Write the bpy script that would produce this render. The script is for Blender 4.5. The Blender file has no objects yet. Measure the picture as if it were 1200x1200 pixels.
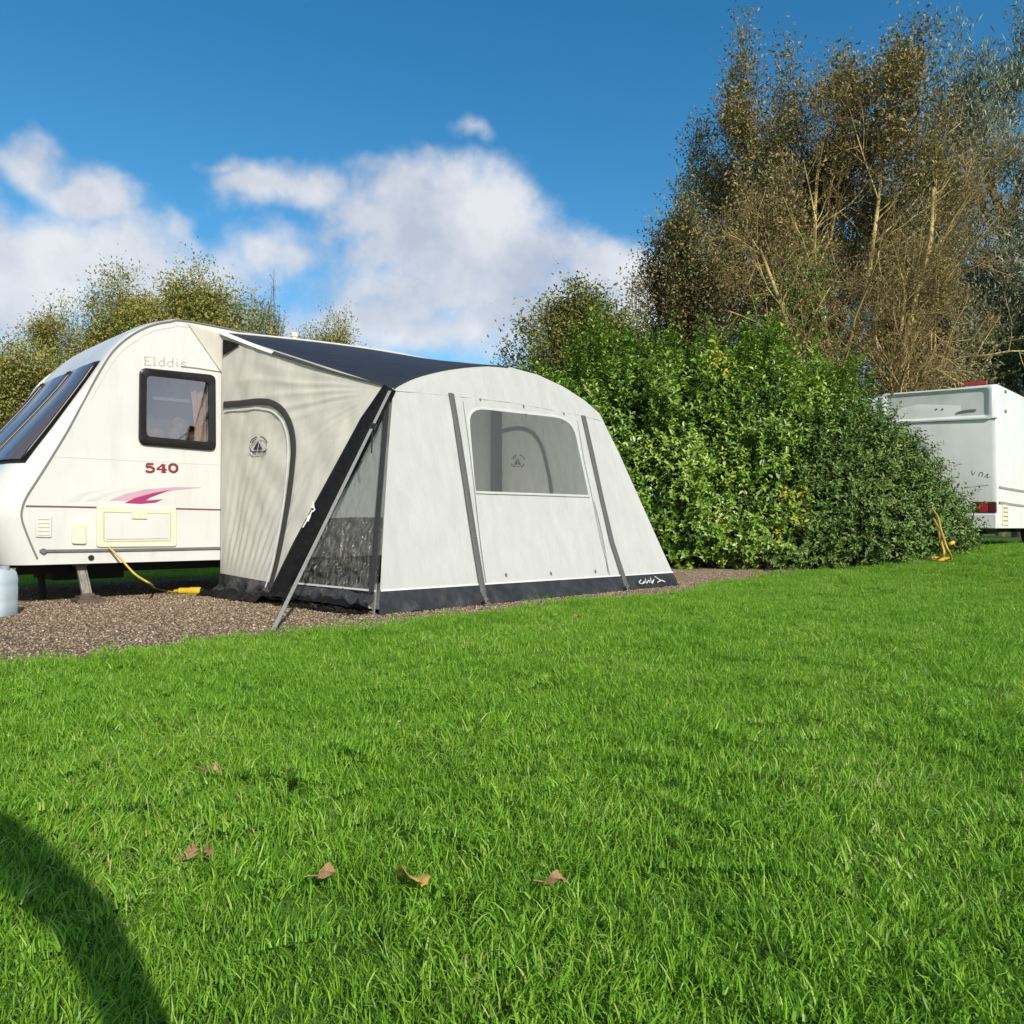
import bpy, bmesh, math, random
import numpy as np
from mathutils import Vector, noise
R = math.radians
random.seed(7); rng = np.random.default_rng(7)
sc = bpy.context.scene
COL = sc.collection
# ------------------------------------------------------------------ camera, sky, sun, exposure
CAM_H, FPX, PITCH = 0.62, 900.0, math.atan(18/900.0)
cam_d = bpy.data.cameras.new('camera'); cam = bpy.data.objects.new('camera', cam_d); COL.objects.link(cam)
cam.location = (0, 0, CAM_H); cam.rotation_euler = (math.pi/2+PITCH, 0, 0)
cam_d.sensor_width = 36; cam_d.sensor_fit = 'HORIZONTAL'; cam_d.lens = FPX/1200*36
cam_d.clip_start = 0.02; cam_d.clip_end = 3000
sc.camera = cam
SUN_AZ, SUN_EL = R(154), R(31)          # clockwise from +Y
sundir = Vector((math.sin(SUN_AZ)*math.cos(SUN_EL), math.cos(SUN_AZ)*math.cos(SUN_EL), math.sin(SUN_EL)))
sl = bpy.data.lights.new('sun', 'SUN'); sl.energy = 4.6; sl.angle = R(0.53); sl.color = (1, 0.93, 0.82)
so = bpy.data.objects.new('sun', sl); COL.objects.link(so)
so.rotation_euler = (-sundir).to_track_quat('-Z', 'Y').to_euler(); so.location = (10, -20, 20)
sc.view_settings.view_transform = 'Standard'; sc.view_settings.look = 'None'
sc.view_settings.exposure = 0.3; sc.view_settings.gamma = 1; sc.view_settings.use_curve_mapping = False
sc.cycles.max_bounces = 8; sc.cycles.transparent_max_bounces = 16

def build_world():
    w = bpy.data.worlds.new('World'); sc.world = w; w.use_nodes = True
    nt = w.node_tree; nt.nodes.clear()
    N = nt.nodes.new; Lk = nt.links.new
    def val(x, sock):
        if isinstance(x, (int, float)): sock.default_value = x
        else: Lk(x, sock)
    def M(op, a, b=0.0, c=0.0, clamp=False):
        n = N('ShaderNodeMath'); n.operation = op; n.use_clamp = clamp
        val(a, n.inputs[0]); val(b, n.inputs[1]); val(c, n.inputs[2]); return n.outputs[0]
    sky = N('ShaderNodeTexSky'); sky.sky_type = 'NISHITA'; sky.sun_disc = False
    sky.sun_elevation = SUN_EL; sky.sun_rotation = SUN_AZ
    sky.air_density = 1.0; sky.dust_density = 0.2; sky.ozone_density = 1.2
    hs = N('ShaderNodeHueSaturation'); hs.inputs['Saturation'].default_value = 1.42; hs.inputs['Value'].default_value = .94; hs.inputs['Hue'].default_value = .4925
    Lk(sky.outputs[0], hs.inputs['Color'])
    tc = N('ShaderNodeTexCoord'); sp = N('ShaderNodeSeparateXYZ'); Lk(tc.outputs['Generated'], sp.inputs[0])
    x, y, z = sp.outputs
    ys = M('MAXIMUM', y, 0.05)
    u0 = M('DIVIDE', x, ys); v0 = M('DIVIDE', z, ys)
    def noise_at(vec, scale, detail, rough=0.55):
        n = N('ShaderNodeTexNoise'); n.inputs['Scale'].default_value = scale
        n.inputs['Detail'].default_value = detail; n.inputs['Roughness'].default_value = rough
        Lk(vec, n.inputs['Vector']); return n
    gen = tc.outputs['Generated']
    wob = noise_at(gen, 5.0, 4); ws = N('ShaderNodeSeparateColor'); Lk(wob.outputs['Color'], ws.inputs[0])
    u = M('ADD', u0, M('MULTIPLY', M('SUBTRACT', ws.outputs[0], 0.5), 0.30))
    v = M('ADD', v0, M('MULTIPLY', M('SUBTRACT', ws.outputs[1], 0.5), 0.20))
    # cloud banks: (direction u, v, half widths, weight)
    blobs = [(520,285,170,88,1.3),(450,250,80,70,1.1),(590,270,110,75,1.2),(640,300,80,50,1.1),(570,330,150,80,1.1),(430,300,60,70,1.0),(150,330,200,60,.9),(480,360,150,50,.95),(600,380,170,50,.95),
             (720,330,110,55,1.2),(800,350,120,60,1.1),(310,225,85,38,1.0),(390,265,60,40,.85),(270,200,40,22,.7),
             (85,215,80,45,1.1),(30,180,70,32,.85),(60,295,185,75,1.2),(190,305,130,40,.8),(300,310,55,35,.7),(0,350,120,70,1.0),(180,262,45,26,.55),
             (480,395,190,45,1.0),(760,400,120,60,1.1),(560,160,40,16,.45),(-150,260,160,90,1.1),(1330,300,200,90,1.1),(1500,120,180,70,1.0),(700,-120,260,60,.8),(300,-60,120,30,.55)]
    dens = None
    for (px, py, rx, ry, wt) in blobs:
        a = M('DIVIDE', M('SUBTRACT', u, (px-600)/FPX), rx/FPX); b = M('DIVIDE', M('SUBTRACT', v, (618-py)/FPX), ry/FPX)
        d2 = M('ADD', M('MULTIPLY', a, a), M('MULTIPLY', b, b))
        g = M('MULTIPLY', M('SUBTRACT', 1.0, M('SQRT', d2)), wt)
        dens = g if dens is None else M('SMOOTH_MAX', dens, g, 0.25)
    # the sky beyond the frame carries the same broken cloud
    broad = noise_at(gen, 2.6, 6)
    outside = M('MULTIPLY', M('SUBTRACT', broad.outputs[0], 0.46), 5.0)
    fr = M('GREATER_THAN', y, 0.25)
    dens = M('ADD', M('MULTIPLY', dens, fr), M('MULTIPLY', outside, M('SUBTRACT', 1.0, fr)))
    fine = noise_at(gen, 16.0, 7, 0.6)
    dens = M('ADD', dens, M('MULTIPLY', M('SUBTRACT', fine.outputs[0], 0.5), 1.1))
    mr = N('ShaderNodeMapRange'); mr.interpolation_type = 'SMOOTHSTEP'
    mr.inputs['From Min'].default_value = -0.16; mr.inputs['From Max'].default_value = 0.75
    mr.inputs['To Min'].default_value = 0.0; mr.inputs['To Max'].default_value = 0.93
    Lk(dens, mr.inputs['Value'])
    up = M('GREATER_THAN', z, 0.0)
    alpha = M('MULTIPLY', mr.outputs[0], up)
    # cloud body: bright heads, grey-blue bases
    sh = noise_at(gen, 7.0, 5)
    tone = M('ADD', M('MULTIPLY', sh.outputs[0], 1.3), M('MULTIPLY', M('SUBTRACT', fine.outputs[0], 0.5), 0.5))
    cr = N('ShaderNodeValToRGB'); Lk(M('SUBTRACT', tone, 0.15, clamp=True), cr.inputs[0])
    cr.color_ramp.elements[0].position = 0.30; cr.color_ramp.elements[0].color = (.50, .55, .65, 1)
    cr.color_ramp.elements[1].position = 0.68; cr.color_ramp.elements[1].color = (.80, .81, .84, 1)
    vm = N('ShaderNodeVectorMath'); vm.operation = 'SCALE'; Lk(cr.outputs[0], vm.inputs[0]); vm.inputs['Scale'].default_value = 6.6
    mix = N('ShaderNodeMix'); mix.data_type = 'RGBA'
    Lk(alpha, mix.inputs['Factor']); Lk(hs.outputs[0], mix.inputs[6]); Lk(vm.outputs[0], mix.inputs[7])
    bg = N('ShaderNodeBackground'); bg.inputs['Strength'].default_value = 0.13
    Lk(mix.outputs[2], bg.inputs['Color'])
    out = N('ShaderNodeOutputWorld'); Lk(bg.outputs[0], out.inputs['Surface'])
build_world()

# ------------------------------------------------------------------ geometry helpers
FW = Vector((0, math.cos(PITCH), math.sin(PITCH))); UP = Vector((0, -math.sin(PITCH), math.cos(PITCH))); RT_ = Vector((1, 0, 0))
C0 = Vector((0, 0, CAM_H)); Z = Vector((0, 0, 1))
def ray(px, py): return FW + RT_*((px-600)/FPX) + UP*((600-py)/FPX)
def project(P):
    v = P-C0; k = v.dot(FW); return 600+FPX*v.dot(RT_)/k, 600-FPX*v.dot(UP)/k
def plane_pt(px, py, P, n):
    r = ray(px, py); return C0 + r*((P-C0).dot(n)/r.dot(n))
def gz(x, y):
    t = min(max((x-4.3)/3.2, 0), 1); return 0.31*t*t*(3-2*t)
def ground_pt(px, py):
    z = 0.0
    for _ in range(12):
        p = plane_pt(px, py, Vector((0, 0, z)), Z); z = gz(p.x, p.y)
    return p
def at_y(px, py, Y): 
    r = ray(px, py); return C0 + r*(Y/r.y)
def nz(p, s=1.0): return noise.noise(Vector((p[0]*s, p[1]*s, p[2]*s)))

ROOT = {}
def link(o, parent=None):
    COL.objects.link(o)
    if parent is not None:
        o.parent = parent; ROOT[o.name] = ROOT.get(parent.name, Vector((0, 0, 0)))
def thing(name, label, cat, loc=(0, 0, 0), group=None):
    o = bpy.data.objects.new(name, None); o.location = loc; o.empty_display_size = .2; COL.objects.link(o)
    ROOT[o.name] = Vector(loc); o['label'] = label; o['category'] = cat
    if group: o['group'] = group
    return o
def tag(o, label, cat, group=None, kind=None):
    if label: o['label'] = label
    if cat: o['category'] = cat
    if group: o['group'] = group
    if kind: o['kind'] = kind
    return o
def meshobj(name, V, F, mat, parent=None, smooth=False, sharp=None, loc=None):
    """V world-space points, F faces (list of tuples or an (n,k) array)"""
    off = ROOT.get(parent.name, Vector()) if parent is not None else (Vector(loc) if loc is not None else Vector())
    V = np.asarray(V, dtype=np.float32) - np.array(off, dtype=np.float32)
    me = bpy.data.meshes.new(name)
    if isinstance(F, np.ndarray):
        n, k = F.shape
        me.vertices.add(len(V)); me.vertices.foreach_set('co', V.ravel())
        me.loops.add(n*k); me.loops.foreach_set('vertex_index', F.astype(np.int32).ravel())
        me.polygons.add(n); me.polygons.foreach_set('loop_start', np.arange(0, n*k, k, dtype=np.int32))
        me.update(calc_edges=True); me.validate()
    else:
        me.from_pydata([tuple(map(float, v)) for v in V], [], F); me.update()
    if mat is not None:
        for m in (mat if isinstance(mat, (list, tuple)) else [mat]): me.materials.append(m)
    if smooth:
        me.polygons.foreach_set('use_smooth', np.ones(len(me.polygons), dtype=bool))
        if sharp: me.set_sharp_from_angle(angle=R(sharp))
    o = bpy.data.objects.new(name, me)
    if parent is None: o.location = off
    link(o, parent)
    if parent is None: ROOT[o.name] = off
    return o
class MB:
    def __init__(s): s.v = []; s.f = []
    def add(s, V, F):
        b = len(s.v); s.v += [Vector(v) for v in V]; s.f += [tuple(i+b for i in f) for f in F]; return s
    def grid(s, rows, closed=False):
        n = len(rows[0]); V = [p for r in rows for p in r]; F = []
        for i in range(len(rows)-1):
            for j in range(n if closed else n-1):
                k = (j+1) % n; F.append((i*n+j, i*n+k, (i+1)*n+k, (i+1)*n+j))
        return s.add(V, F)
    def tube(s, pts, r, n=8, cap=True):
        pts = [Vector(p) for p in pts]; rows = []; ref = None
        rr = r if isinstance(r, (list, tuple)) else [r]*len(pts)
        for i, p in enumerate(pts):
            t = (pts[min(i+1, len(pts)-1)]-pts[max(i-1, 0)]).normalized()
            if ref is None: ref = Vector((0, 0, 1)) if abs(t.z) < .9 else Vector((1, 0, 0))
            a = (ref - t*ref.dot(t)).normalized(); b = t.cross(a); ref = a
            rows.append([p+(a*math.cos(2*math.pi*k/n)+b*math.sin(2*math.pi*k/n))*rr[i] for k in range(n)])
        base = len(s.v); s.grid(rows, True)
        if cap:
            s.f.append(tuple(base+k for k in reversed(range(n)))); e = base+(len(rows)-1)*n; s.f.append(tuple(e+k for k in range(n)))
        return s
    def box(s, c, ax, ay, az, hx, hy, hz):
        c = Vector(c); V = [c+ax*(sx*hx)+ay*(sy*hy)+az*(sz*hz) for sz in (-1, 1) for sy in (-1, 1) for sx in (-1, 1)]
        return s.add(V, [(0, 2, 3, 1), (4, 5, 7, 6), (0, 1, 5, 4), (2, 6, 7, 3), (0, 4, 6, 2), (1, 3, 7, 5)])
    def plate(s, pts, n, th, bev=0.0):
        """closed outline extruded along n by th, top edge drawn in by bev"""
        pts = [Vector(p) for p in pts]; c = sum(pts, Vector())/len(pts); k = len(pts)
        top = []
        for i in range(k):
            e = pts[(i+1) % k]-pts[i-1]
            e = e.normalized() if e.length > 1e-9 else Vector((1, 0, 0))
            q = e.cross(n).normalized()
            if q.dot(c-pts[i]) < 0: q = -q
            top.append(pts[i]+n*th+q*bev)
        mid = [pts[i]+n*(th-bev) for i in range(k)] if bev else None
        rows = [pts]+([mid] if bev else [])+[top]
        b = len(s.v); s.grid(rows, True); e = b+(len(rows)-1)*k; s.f.append(tuple(e+i for i in range(k)))
        return s
    def ribbon(s, pts, nrm, w, th, bulge=0.0, m=2):
        """band following pts, lying in the surface with normal(s) nrm"""
        pts = [Vector(p) for p in pts]; k = len(pts); rows = []
        for i, p in enumerate(pts):
            n = nrm[i] if isinstance(nrm, list) else nrm
            t = (pts[min(i+1, k-1)]-pts[max(i-1, 0)]).normalized(); q = t.cross(n).normalized()
            ww = w[i] if isinstance(w, (list, tuple)) else w
            row = [p-q*ww/2]
            for j in range(m+1):
                f = j/m*2-1; row.append(p+q*(ww/2*f)+n*(th+bulge*math.sqrt(max(0, 1-f*f))))
            row.append(p+q*ww/2); rows.append(row)
        s.grid(rows); r0 = rows[0]; r1 = rows[-1]
        b = len(s.v); s.v += r0; s.f.append(tuple(range(b, b+len(r0))))
        b = len(s.v); s.v += r1; s.f.append(tuple(reversed(range(b, b+len(r1)))))
        return s
    def build(s, name, mat, parent=None, smooth=False, sharp=None, loc=None):
        return meshobj(name, s.v, s.f, mat, parent, smooth, sharp, loc)
def catmull(P, n=8, closed=False):
    P = [Vector(p) for p in P]; out = []; k = len(P); rngk = range(k if closed else k-1)
    for i in rngk:
        g = (lambda j: P[j % k]) if closed else (lambda j: P[min(max(j, 0), k-1)])
        a, b, c, d = g(i-1), g(i), g(i+1), g(i+2)
        for j in range(n):
            t = j/n; out.append(.5*((2*b)+(c-a)*t+(2*a-5*b+4*c-d)*t*t+(3*b-a-3*c+d)*t**3))
    if not closed: out.append(P[-1])
    return out
def rrect(corners, r, n=5, which=(1, 1, 1, 1)):
    """rounded quad in 3D; corners TL,TR,BR,BL; r in metres"""
    c = [Vector(p) for p in corners]; out = []
    for i in range(4):
        p, a, b = c[i], c[i-1], c[(i+1) % 4]
        if not which[i]: out.append(p); continue
        p0 = p+(a-p).normalized()*r; p1 = p+(b-p).normalized()*r
        for j in range(n+1):
            t = j/n; out.append(p0*(1-t)**2+p*2*t*(1-t)+p1*t*t)
    return out
def invert(S, px, py, u=.5, v=.5):
    for _ in range(25):
        x, y = project(S(u, v)); ex, ey = px-x, py-y
        if abs(ex)+abs(ey) < .01: break
        h = 1e-4; xu, yu = project(S(u+h, v)); xv, yv = project(S(u, v+h))
        a, b, c, d = (xu-x)/h, (xv-x)/h, (yu-y)/h, (yv-y)/h; D = a*d-b*c
        if abs(D) < 1e-9: break
        u += max(-.3, min(.3, (d*ex-b*ey)/D)); v += max(-.3, min(.3, (a*ey-c*ex)/D))
    return u, v
def snorm(S, u, v, towards):
    h = 1e-3; n = (S(u+h, v)-S(u-h, v)).cross(S(u, v+h)-S(u, v-h)).normalized()
    return n if n.dot(towards-S(u, v)) > 0 else -n

# ------------------------------------------------------------------ materials
def new_mat(name):
    m = bpy.data.materials.new(name); m.use_nodes = True; nt = m.node_tree; nt.nodes.clear()
    return m, nt, nt.nodes.new, nt.links.new
def mat(name, col, rough=.5, spec=.4, var=.06, vscale=6, bump=0., bscale=40, bdist=.004, metallic=0., coat=0., trans=0., stretch=None, dirt=None, alpha=1.0):
    m, nt, N, L = new_mat(name)
    out = N('ShaderNodeOutputMaterial'); p = N('ShaderNodeBsdfPrincipled')
    p.inputs['Roughness'].default_value = rough; p.inputs['Specular IOR Level'].default_value = spec
    p.inputs['Metallic'].default_value = metallic; p.inputs['Coat Weight'].default_value = coat
    tc = N('ShaderNodeTexCoord'); mp = N('ShaderNodeMapping'); L(tc.outputs['Object'], mp.inputs[0])
    if stretch: mp.inputs['Scale'].default_value = stretch
    n = N('ShaderNodeTexNoise'); n.inputs['Scale'].default_value = vscale; n.inputs['Detail'].default_value = 5; L(mp.outputs[0], n.inputs['Vector'])
    cr = N('ShaderNodeValToRGB'); L(n.outputs[0], cr.inputs[0])
    lo = [max(0, c*(1-var*1.6)) for c in col]; hi = [min(1, c*(1+var)) for c in col]
    cr.color_ramp.elements[0].position = .3; cr.color_ramp.elements[1].position = .7
    cr.color_ramp.elements[0].color = (*lo, 1); cr.color_ramp.elements[1].color = (*hi, 1)
    colout = cr.outputs[0]
    if dirt:
        n2 = N('ShaderNodeTexNoise'); n2.inputs['Scale'].default_value = dirt[1]; n2.inputs['Detail'].default_value = 8; n2.inputs['Roughness'].default_value = .7
        mp2 = N('ShaderNodeMapping'); L(tc.outputs['Object'], mp2.inputs[0]); mp2.inputs['Scale'].default_value = dirt[3]; L(mp2.outputs[0], n2.inputs['Vector'])
        r2 = N('ShaderNodeMapRange'); r2.inputs['From Min'].default_value = .52; r2.inputs['From Max'].default_value = .75
        r2.inputs['To Max'].default_value = dirt[2]; L(n2.outputs[0], r2.inputs['Value'])
        mx = N('ShaderNodeMix'); mx.data_type = 'RGBA'; L(r2.outputs[0], mx.inputs['Factor']); L(colout, mx.inputs[6]); mx.inputs[7].default_value = (*dirt[0], 1)
        colout = mx.outputs[2]
    L(colout, p.inputs['Base Color'])
    nrm = None
    if bump:
        b = N('ShaderNodeBump'); b.inputs['Strength'].default_value = bump; b.inputs['Distance'].default_value = bdist
        nb = N('ShaderNodeTexNoise'); nb.inputs['Scale'].default_value = bscale; nb.inputs['Detail'].default_value = 4
        L(mp.outputs[0], nb.inputs['Vector']); L(nb.outputs[0], b.inputs['Height']); L(b.outputs[0], p.inputs['Normal']); nrm = b.outputs[0]
    sh = p.outputs[0]
    if trans:
        t = N('ShaderNodeBsdfTranslucent'); L(colout, t.inputs['Color'])
        if nrm: L(nrm, t.inputs['Normal'])
        mx = N('ShaderNodeMixShader'); mx.inputs[0].default_value = trans; L(sh, mx.inputs[1]); L(t.outputs[0], mx.inputs[2]); sh = mx.outputs[0]
    if alpha < 1:
        t = N('ShaderNodeBsdfTransparent'); mx = N('ShaderNodeMixShader'); mx.inputs[0].default_value = alpha
        L(t.outputs[0], mx.inputs[1]); L(sh, mx.inputs[2]); sh = mx.outputs[0]
    L(sh, out.inputs['Surface']); return m
def leaf_mat(name, cols, rough=.45, trans=.3, spec=.35, patch=None):
    m, nt, N, L = new_mat(name)
    out = N('ShaderNodeOutputMaterial'); p = N('ShaderNodeBsdfPrincipled'); p.inputs['Roughness'].default_value = rough; p.inputs['Specular IOR Level'].default_value = spec
    g = N('ShaderNodeNewGeometry'); cr = N('ShaderNodeValToRGB'); cr.color_ramp.interpolation = 'LINEAR'
    while len(cr.color_ramp.elements) < len(cols): cr.color_ramp.elements.new(.5)
    for i, c in enumerate(cols):
        cr.color_ramp.elements[i].position = i/(len(cols)-1); cr.color_ramp.elements[i].color = (*c, 1)
    src = g.outputs['Random Per Island']
    if patch:
        n = N('ShaderNodeTexNoise'); n.inputs['Scale'].default_value = patch[0]; n.inputs['Detail'].default_value = 3; L(g.outputs['Position'], n.inputs['Vector'])
        a = N('ShaderNodeMath'); a.operation = 'MULTIPLY_ADD'; L(n.outputs[0], a.inputs[0]); a.inputs[1].default_value = patch[1]; a.inputs[2].default_value = -patch[1]*.5
        b = N('ShaderNodeMath'); b.operation = 'ADD'; b.use_clamp = True; L(a.outputs[0], b.inputs[0]); L(src, b.inputs[1]); src = b.outputs[0]
    L(src, cr.inputs[0]); L(cr.outputs[0], p.inputs['Base Color'])
    t = N('ShaderNodeBsdfTranslucent'); L(cr.outputs[0], t.inputs['Color'])
    mx = N('ShaderNodeMixShader'); mx.inputs[0].default_value = trans; L(p.outputs[0], mx.inputs[1]); L(t.outputs[0], mx.inputs[2])
    L(mx.outputs[0], out.inputs['Surface']); return m
def clear_mat(name, tint, refl=.1, rough=.08, bump=.5, bscale=9, milky=0.0, milkcol=(.7, .7, .68), stretch=(1, 1, 1)):
    m, nt, N, L = new_mat(name); out = N('ShaderNodeOutputMaterial')
    t = N('ShaderNodeBsdfTransparent'); t.inputs[0].default_value = (*tint, 1)
    g = N('ShaderNodeBsdfGlossy'); g.inputs['Roughness'].default_value = rough; g.inputs['Color'].default_value = (.9, .93, 1, 1)
    tc = N('ShaderNodeTexCoord'); mp = N('ShaderNodeMapping'); L(tc.outputs['Object'], mp.inputs[0]); mp.inputs['Scale'].default_value = stretch
    nb = N('ShaderNodeTexNoise'); nb.inputs['Scale'].default_value = bscale; nb.inputs['Detail'].default_value = 4; nb.inputs['Distortion'].default_value = .6; L(mp.outputs[0], nb.inputs['Vector'])
    b = N('ShaderNodeBump'); b.inputs['Strength'].default_value = bump; b.inputs['Distance'].default_value = .01; L(nb.outputs[0], b.inputs['Height']); L(b.outputs[0], g.inputs['Normal'])
    lw = N('ShaderNodeLayerWeight'); pw = N('ShaderNodeMath'); pw.operation = 'POWER'; L(lw.outputs['Facing'], pw.inputs[0]); pw.inputs[1].default_value = 4.5
    f = N('ShaderNodeMath'); f.operation = 'MULTIPLY_ADD'; L(pw.outputs[0], f.inputs[0]); f.inputs[1].default_value = .9; f.inputs[2].default_value = refl+.03; f.use_clamp = True
    mx = N('ShaderNodeMixShader'); L(f.outputs[0], mx.inputs[0]); L(t.outputs[0], mx.inputs[1]); L(g.outputs[0], mx.inputs[2]); sh = mx.outputs[0]
    if milky:
        dfs = N('ShaderNodeBsdfDiffuse'); dfs.inputs[0].default_value = (*milkcol, 1); L(b.outputs[0], dfs.inputs['Normal'])
        m2 = N('ShaderNodeMixShader'); m2.inputs[0].default_value = milky; L(sh, m2.inputs[1]); L(dfs.outputs[0], m2.inputs[2]); sh = m2.outputs[0]
    L(sh, out.inputs['Surface']); return m
MT = dict(
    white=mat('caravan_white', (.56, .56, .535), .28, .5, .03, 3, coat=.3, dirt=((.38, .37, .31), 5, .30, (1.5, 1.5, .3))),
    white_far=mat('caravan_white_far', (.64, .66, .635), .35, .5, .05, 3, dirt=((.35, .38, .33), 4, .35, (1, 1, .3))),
    cream=mat('cream_plastic', (.62, .58, .44), .4, .4, .03),
    seam=mat('grey_rubber_seam', (.16, .15, .14), .5),
    redline=mat('dark_red_seam', (.16, .06, .06), .45),
    rail=mat('grey_aluminium_rail', (.13, .13, .13), .35, .6, .1, 20),
    black=mat('black_plastic', (.018, .017, .017), .35, .5, .2, 20),
    frame=mat('dark_window_frame', (.012, .010, .009), .35, .35, .2, 10),
    maroon=mat('maroon_print', (.30, .03, .12), .4), grape=mat('faded_pink_print', (.48, .30, .36), .4), silver=mat('silver_grey_print', (.52, .52, .50), .4),
    letter=mat('dark_red_lettering', (.20, .03, .035), .4), ghost=mat('pale_grey_lettering', (.40, .38, .32), .4),
    glass=clear_mat('caravan_glass', (.62, .6, .6), .27, .03, .1, 3), glassfront=clear_mat('front_window_glass', (.2, .2, .22), .02, .12, .08, 2, milky=.3, milkcol=(.20, .20, .235)),
    inside=mat('caravan_inside', (.10, .09, .085), .7), curtain=mat('orange_beige_curtain', (.55, .34, .22), .8, .1, .15, 20, stretch=(8, 8, .5)),
    blind=mat('grey_blind', (.24, .26, .30), .6, .2, .08, 12), cushion=mat('brown_patterned_cushion', (.20, .14, .09), .85, .1, .5, 18),
    steel=mat('galvanised_steel', (.22, .20, .17), .5, .4, .3, 20, metallic=.4), rust=mat('rusty_steel', (.10, .065, .05), .7, .3, .3, 20, bump=.4),
    tyre=mat('tyre_rubber', (.02, .02, .02), .8, .3, .2, 20),
    cable=mat('yellow_cable', (.52, .33, .05), .45, .4, .08, 30), plug=mat('yellow_plug', (.58, .40, .03), .4),
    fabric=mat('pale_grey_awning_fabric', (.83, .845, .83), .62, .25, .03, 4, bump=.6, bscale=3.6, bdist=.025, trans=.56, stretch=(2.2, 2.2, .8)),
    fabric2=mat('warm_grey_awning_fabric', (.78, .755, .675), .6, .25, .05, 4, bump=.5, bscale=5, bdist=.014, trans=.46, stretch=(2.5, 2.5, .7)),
    fabric_lit=mat('painted_lit_awning_fabric', (.88, .83, .72), .7, .2, .06, 5, bump=.6, bscale=6, bdist=.02, trans=.38, stretch=(2.5, 2.5, .7)), bounce_sheet=mat('grey_bounce_sheet', (.45, .44, .41), .8, .2, .15, 9),  # fabric copy coloured lighter and warmer for missing light inside the awning
    roof=mat('charcoal_roof_fabric', (.021, .023, .031), .55, .35, .15, 8, bump=.5, bscale=5, bdist=.02, stretch=(1, 3, 3)),
    skirt=mat('charcoal_skirt_fabric', (.026, .027, .029), .45, .4, .25, 8, bump=.7, bscale=14, bdist=.02, dirt=((.12, .095, .07), 6, .3, (1, 1, 1))),
    webbing=mat('grey_webbing', (.20, .20, .198), .7, .2, .1, 60), zip=mat('dark_grey_zip_tape', (.042, .042, .043), .7, .2, .15, 40, bump=.3, bscale=120),
    zipcover=mat('grey_strap', (.095, .095, .093), .7, .2, .12, 50, bump=.3, bscale=90), lightseam=mat('pale_seam', (.42, .43, .42), .6), piping=mat('white_piping', (.56, .56, .55), .5),
    beam=mat('black_beam_sleeve', (.008, .008, .009), .6, .15, .3, 25, bump=.5, bscale=20, bdist=.01),
    pvc_painted_dark=mat('side_pvc_painted_dark', (.085, .08, .072), .3, .7, .62, 13, bump=1.0, bscale=9, bdist=.06, stretch=(2.6, 2.6, .7), alpha=.8),  # dim inside seen through crinkled clear PVC, painted as dark mottled colour
    pvc=clear_mat('wrinkled_clear_pvc', (.95, .96, .94), .0, .16, .35, 9, milky=.075, stretch=(2, 2, 1)),
    pvc_side=clear_mat('wrinkled_side_pvc', (.72, .74, .70), .0, .15, .9, 10, milky=.2, stretch=(2, 2, 1)),
    print=mat('black_logo_print', (.02, .02, .02), .6), printw=mat('white_logo_print', (.75, .75, .74), .6),
    brake=mat('red_lamp_lens', (.35, .02, .03), .2, .6), brakedark=mat('dark_red_lamp_lens', (.10, .008, .01), .2, .6), groove=mat('panel_groove', (.24, .25, .23), .6), dark=mat('underside_black', (.012, .012, .012), .8),
    jug=mat('milky_plastic_can', (.62, .72, .78), .35, .4, .05, 5, trans=.45), jugcap=mat('can_cap_grey', (.25, .26, .27), .5),
    wood=mat('weathered_board', (.10, .075, .055), .8, .2, .3, 20, bump=.5),
    soil=mat('dark_soil', (.055, .045, .03), .95, .1, .4, 12, bump=.8, bscale=30, bdist=.03),
    lawn=mat('lawn_soil', (.06, .12, .018), .95, .1, .5, 9, bump=.8, bscale=30, bdist=.02),
    gravelbase=mat('gravel_bed', (.16, .12, .085), .95, .1, .4, 30, bump=1., bscale=80, bdist=.02),
    bark=mat('brown_bark', (.14, .11, .075), .9, .1, .3, 14, bump=.8, bscale=30, bdist=.02),
    lichen=mat('lichened_limbs', (.40, .31, .14), .9, .1, .5, 1.6), twig=mat('brown_twigs', (.25, .175, .09), .9, .1, .5, 1.2), stem=mat('dark_stem', (.06, .05, .03), .9),
)

# ------------------------------------------------------------------ layout of the pitch (awning front corners on the ground)
BL = ground_pt(440, 722); BR = ground_pt(793, 686.5)
d = (BR-BL).normalized(); nin = Vector((-d.y, d.x, 0)); nout = -nin
RB = BL.copy()
lo, hi = 1.5, 3.5
for _ in range(40):
    mid = (lo+hi)/2
    if project(BL+nin*mid)[0] > 258: lo = mid
    else: hi = mid
DEPTH = lo; RB = BL+nin*DEPTH; RR = BR+nin*DEPTH
LEAN = 0.32
fp_n = (nout+Z*LEAN).normalized()       # front wall leans back towards the caravan
print('awning width %.2f depth %.2f' % ((BR-BL).length, DEPTH), BL, BR, RB, RR)
def FP(px, py, off=0.0): return plane_pt(px, py, BL, fp_n)+fp_n*off

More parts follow.
